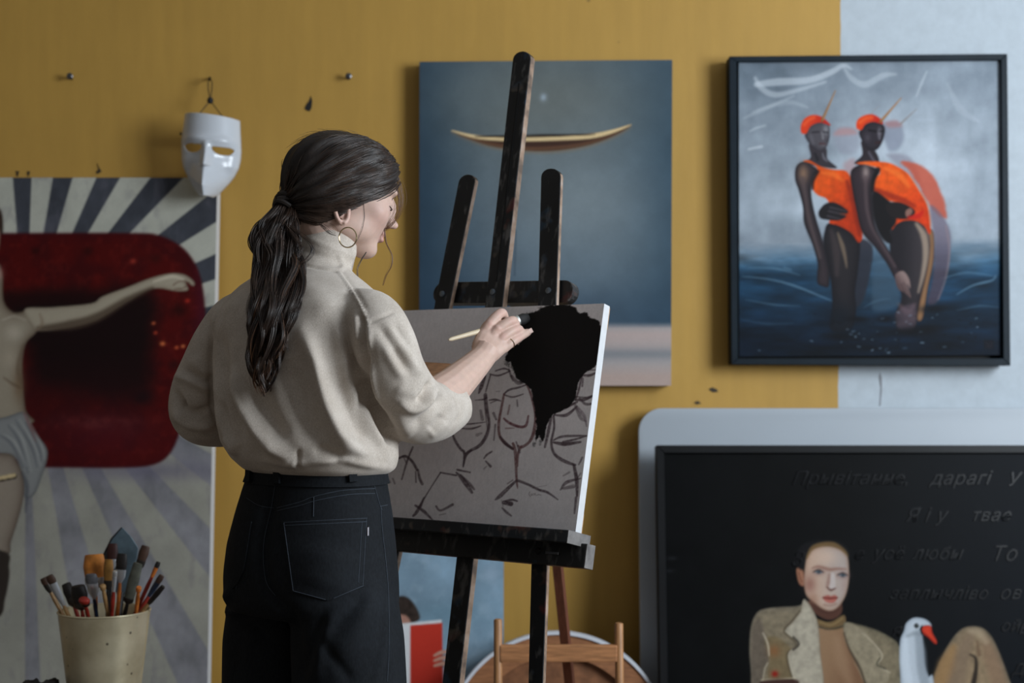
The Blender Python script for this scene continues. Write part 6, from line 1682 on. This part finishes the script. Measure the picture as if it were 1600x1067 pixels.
# ------------------------------------------------------------------ white mask on its cord
MY = 3.70
mk_ = empty('mask', P(328, 250, 3.66), 'glossy white face mask with wide eye holes and pointed chin on the yellow wall', 'mask')
ms = 3.66 / FPX
rows_y = [181, 190, 205, 220, 235, 250, 262, 275, 287, 298, 306, 310]
rows_l = [287, 286, 284, 282, 281.5, 282, 285, 291, 297, 304, 311, 318]
rows_r = [374, 374.5, 375, 376, 376, 374.5, 372, 365, 356, 347, 340, 334]
cen = [330, 330, 329.5, 329, 328.5, 328, 327, 326.5, 326, 325.5, 325.5, 326]
nv_, nu_ = 120, 90
V = np.linspace(0, 1, nv_); U = np.linspace(-1, 1, nu_)
py_ = 181 + V * 129
xl_m, xr_m, xc_m = np.interp(py_, rows_y, rows_l), np.interp(py_, rows_y, rows_r), np.interp(py_, rows_y, cen)
XX = np.where(U[None] < 0, xc_m[:, None] + U[None] * (xc_m - xl_m)[:, None], xc_m[:, None] + U[None] * (xr_m - xc_m)[:, None])
tilt = np.interp(np.abs(U), [0, 1], [1, 1])
YY = py_[:, None] + (U[None] * 5.5 + 1.5) * (1 - V[:, None]) ** 2 + 4 * np.abs(U[None]) ** 2 * 0
bulge = np.interp(py_, [181, 205, 240, 265, 290, 310], [.070, .074, .078, .074, .066, .052])[:, None] * np.sqrt(np.clip(1 - (U[None] * .97) ** 2, 0, 1))
gs = lambda x, y, rx, ry: np.exp(-((XX - x) / rx) ** 2 - ((YY - y) / ry) ** 2)
bulge = bulge + .006 * gs(310, 219, 22, 6) + .006 * gs(352, 224, 22, 6)                 # brow
bulge = bulge - .014 * gs(305, 240, 20, 13) - .014 * gs(352, 246, 20, 13)                # eye hollows
bulge = bulge + .026 * np.exp(-((XX - 328) / 6.5) ** 2) * np.interp(YY, [222, 232, 258, 263, 266], [0, .35, 1, .85, .1])   # nose
bulge = bulge + .040 * np.exp(-(np.abs(XX - 326) / 15) ** 1.3) * np.interp(YY, [258, 270, 295, 310], [0, .45, 1, .9])    # beaked lower face
bulge = bulge - .010 * gs(300, 266, 10, 14) - .010 * gs(354, 270, 10, 14)
DD = MY - .012 - bulge
co_m = np.stack([(XX - 800) / FPX * 3.66, DD, CAM_Z - (YY - HORIZON) / FPX * 3.66], -1)
hole = lambda x0, y0, x1, y1, h0, h1: ((XX > x0) & (XX < x1) & (YY < (y0 + (y1 - y0) * (XX - x0) / (x1 - x0)) + h1 * np.sqrt(np.clip(1 - ((XX - (x0 + x1) / 2) / ((x1 - x0) / 2)) ** 2, 0, 1))) & (YY > (y0 + (y1 - y0) * (XX - x0) / (x1 - x0)) - h0 * np.sqrt(np.clip(1 - ((XX - (x0 + x1) / 2) / ((x1 - x0) / 2)) ** 2, 0, 1))))
hm = hole(289, 228, 321, 231, 2.5, 11.5) | hole(336, 234, 368, 236, 2.5, 11)
idx = np.arange(nv_ * nu_).reshape(nv_, nu_)
qd = np.stack([idx[1:, :-1], idx[1:, 1:], idx[:-1, 1:], idx[:-1, :-1]], -1).reshape(-1, 4)
hq = (hm[1:, :-1].astype(int) + hm[1:, 1:] + hm[:-1, 1:] + hm[:-1, :-1]).reshape(-1)
qd = qd[hq < 3]
mm = bpy.data.meshes.new('face'); fill_mesh(mm, co_m.reshape(-1, 3), qd)
wp = simple('white_plastic', (208, 213, 220), .2, var=.02, scale=8)
mo = link('face_shell', mm, wp, mk_, True)
so_ = mo.modifiers.new('thickness', 'SOLIDIFY'); so_.thickness = .0022; so_.offset = -1
cord = simple('black_cord', (18, 18, 20), .7)
knot = P(328.5, 157, 3.685); hook = P(328, 124, 3.715)
MB().lathe(knot, [(.0001, -.009), (.006, -.007), (.0085, 0), (.006, .007), (.0001, .009)], 14).build('cord_bead', cord, mk_, True)
for a_, b_ in ((P(304, 187, 3.655), 0), (P(355, 192, 3.655), 1)):
    MB().tube([a_, (a_ + knot) / 2, knot], .0013, 6).build('elastic_cord', cord, mk_, True)
MB().tube([knot, P(325.5, 140, 3.70), P(325, 128, 3.712), P(328, 122.5, 3.716), P(331.5, 128, 3.712), P(331, 140, 3.70), knot], .0013, 6, cap=False).build('hanging_loop', cord, mk_, True)
for x, y in ((282.5, 209), (375.5, 221)):
    MB().lathe(P(x, y, MY - .018), [(.0001, -.003), (.004, -.002), (.004, .002), (.0001, .003)], 10, (1, 0, 0)).build('cord_rivet', cord, mk_, True)
hk = empty('wall_hook', P(328, 124, WALL_Y), 'dark hook in the yellow wall holding the white mask', 'hook')
MB().tube([P(327, 123, WALL_Y + .004), P(327.5, 123.5, 3.722), P(328, 125, 3.712), P(328, 121, 3.706)], .003, 8).build('shank', dark_metal, hk, True)

# ------------------------------------------------------------------ chips and smears on the wall
def chip(pts, label, col, thick=.0012):
    q = [P(x, y, WALL_Y - .0004) for x, y in pts]
    o = MB().prism(q, (0, -thick, 0)).build('wall_mark', simple('mark_paint', col, .7), None)
    tag(o, label, 'paint mark')
chip([(486, 150), (488, 158), (487, 168), (484, 174), (480, 173), (476, 170), (479, 163), (483, 158)], 'black paint smear on the yellow wall above and left of the painter\'s head', (30, 28, 26))
chip([(1107, 608), (1113, 605), (1120, 608), (1122, 612), (1114, 613)], 'dark chipped spot on the wall just below the swimmers painting', (60, 50, 34))
chip([(1084, 629), (1090, 626), (1096, 630), (1089, 632)], 'small dark chip right above the white panel', (70, 56, 34))
chip([(24, 267), (31, 268), (29, 270), (28, 276), (26, 275), (26, 270)], 'leftmost small dark mark above the sunburst painting', (36, 32, 28))
chip([(43, 267), (48, 269), (46, 271), (45, 276), (43, 273)], 'second small dark mark above the sunburst painting', (36, 32, 28))
chip([(152, 255), (155, 262), (159, 268), (152, 272), (150, 269), (154, 265)], 'dark scuff above the sunburst painting, left of the mask', (56, 46, 30))
chip([(1375, 582), (1378, 590), (1378, 612), (1376, 634), (1374, 634), (1376, 606), (1373, 590)], 'thin grey crack in the white wall below the swimmers painting', (140, 142, 148), .0006)
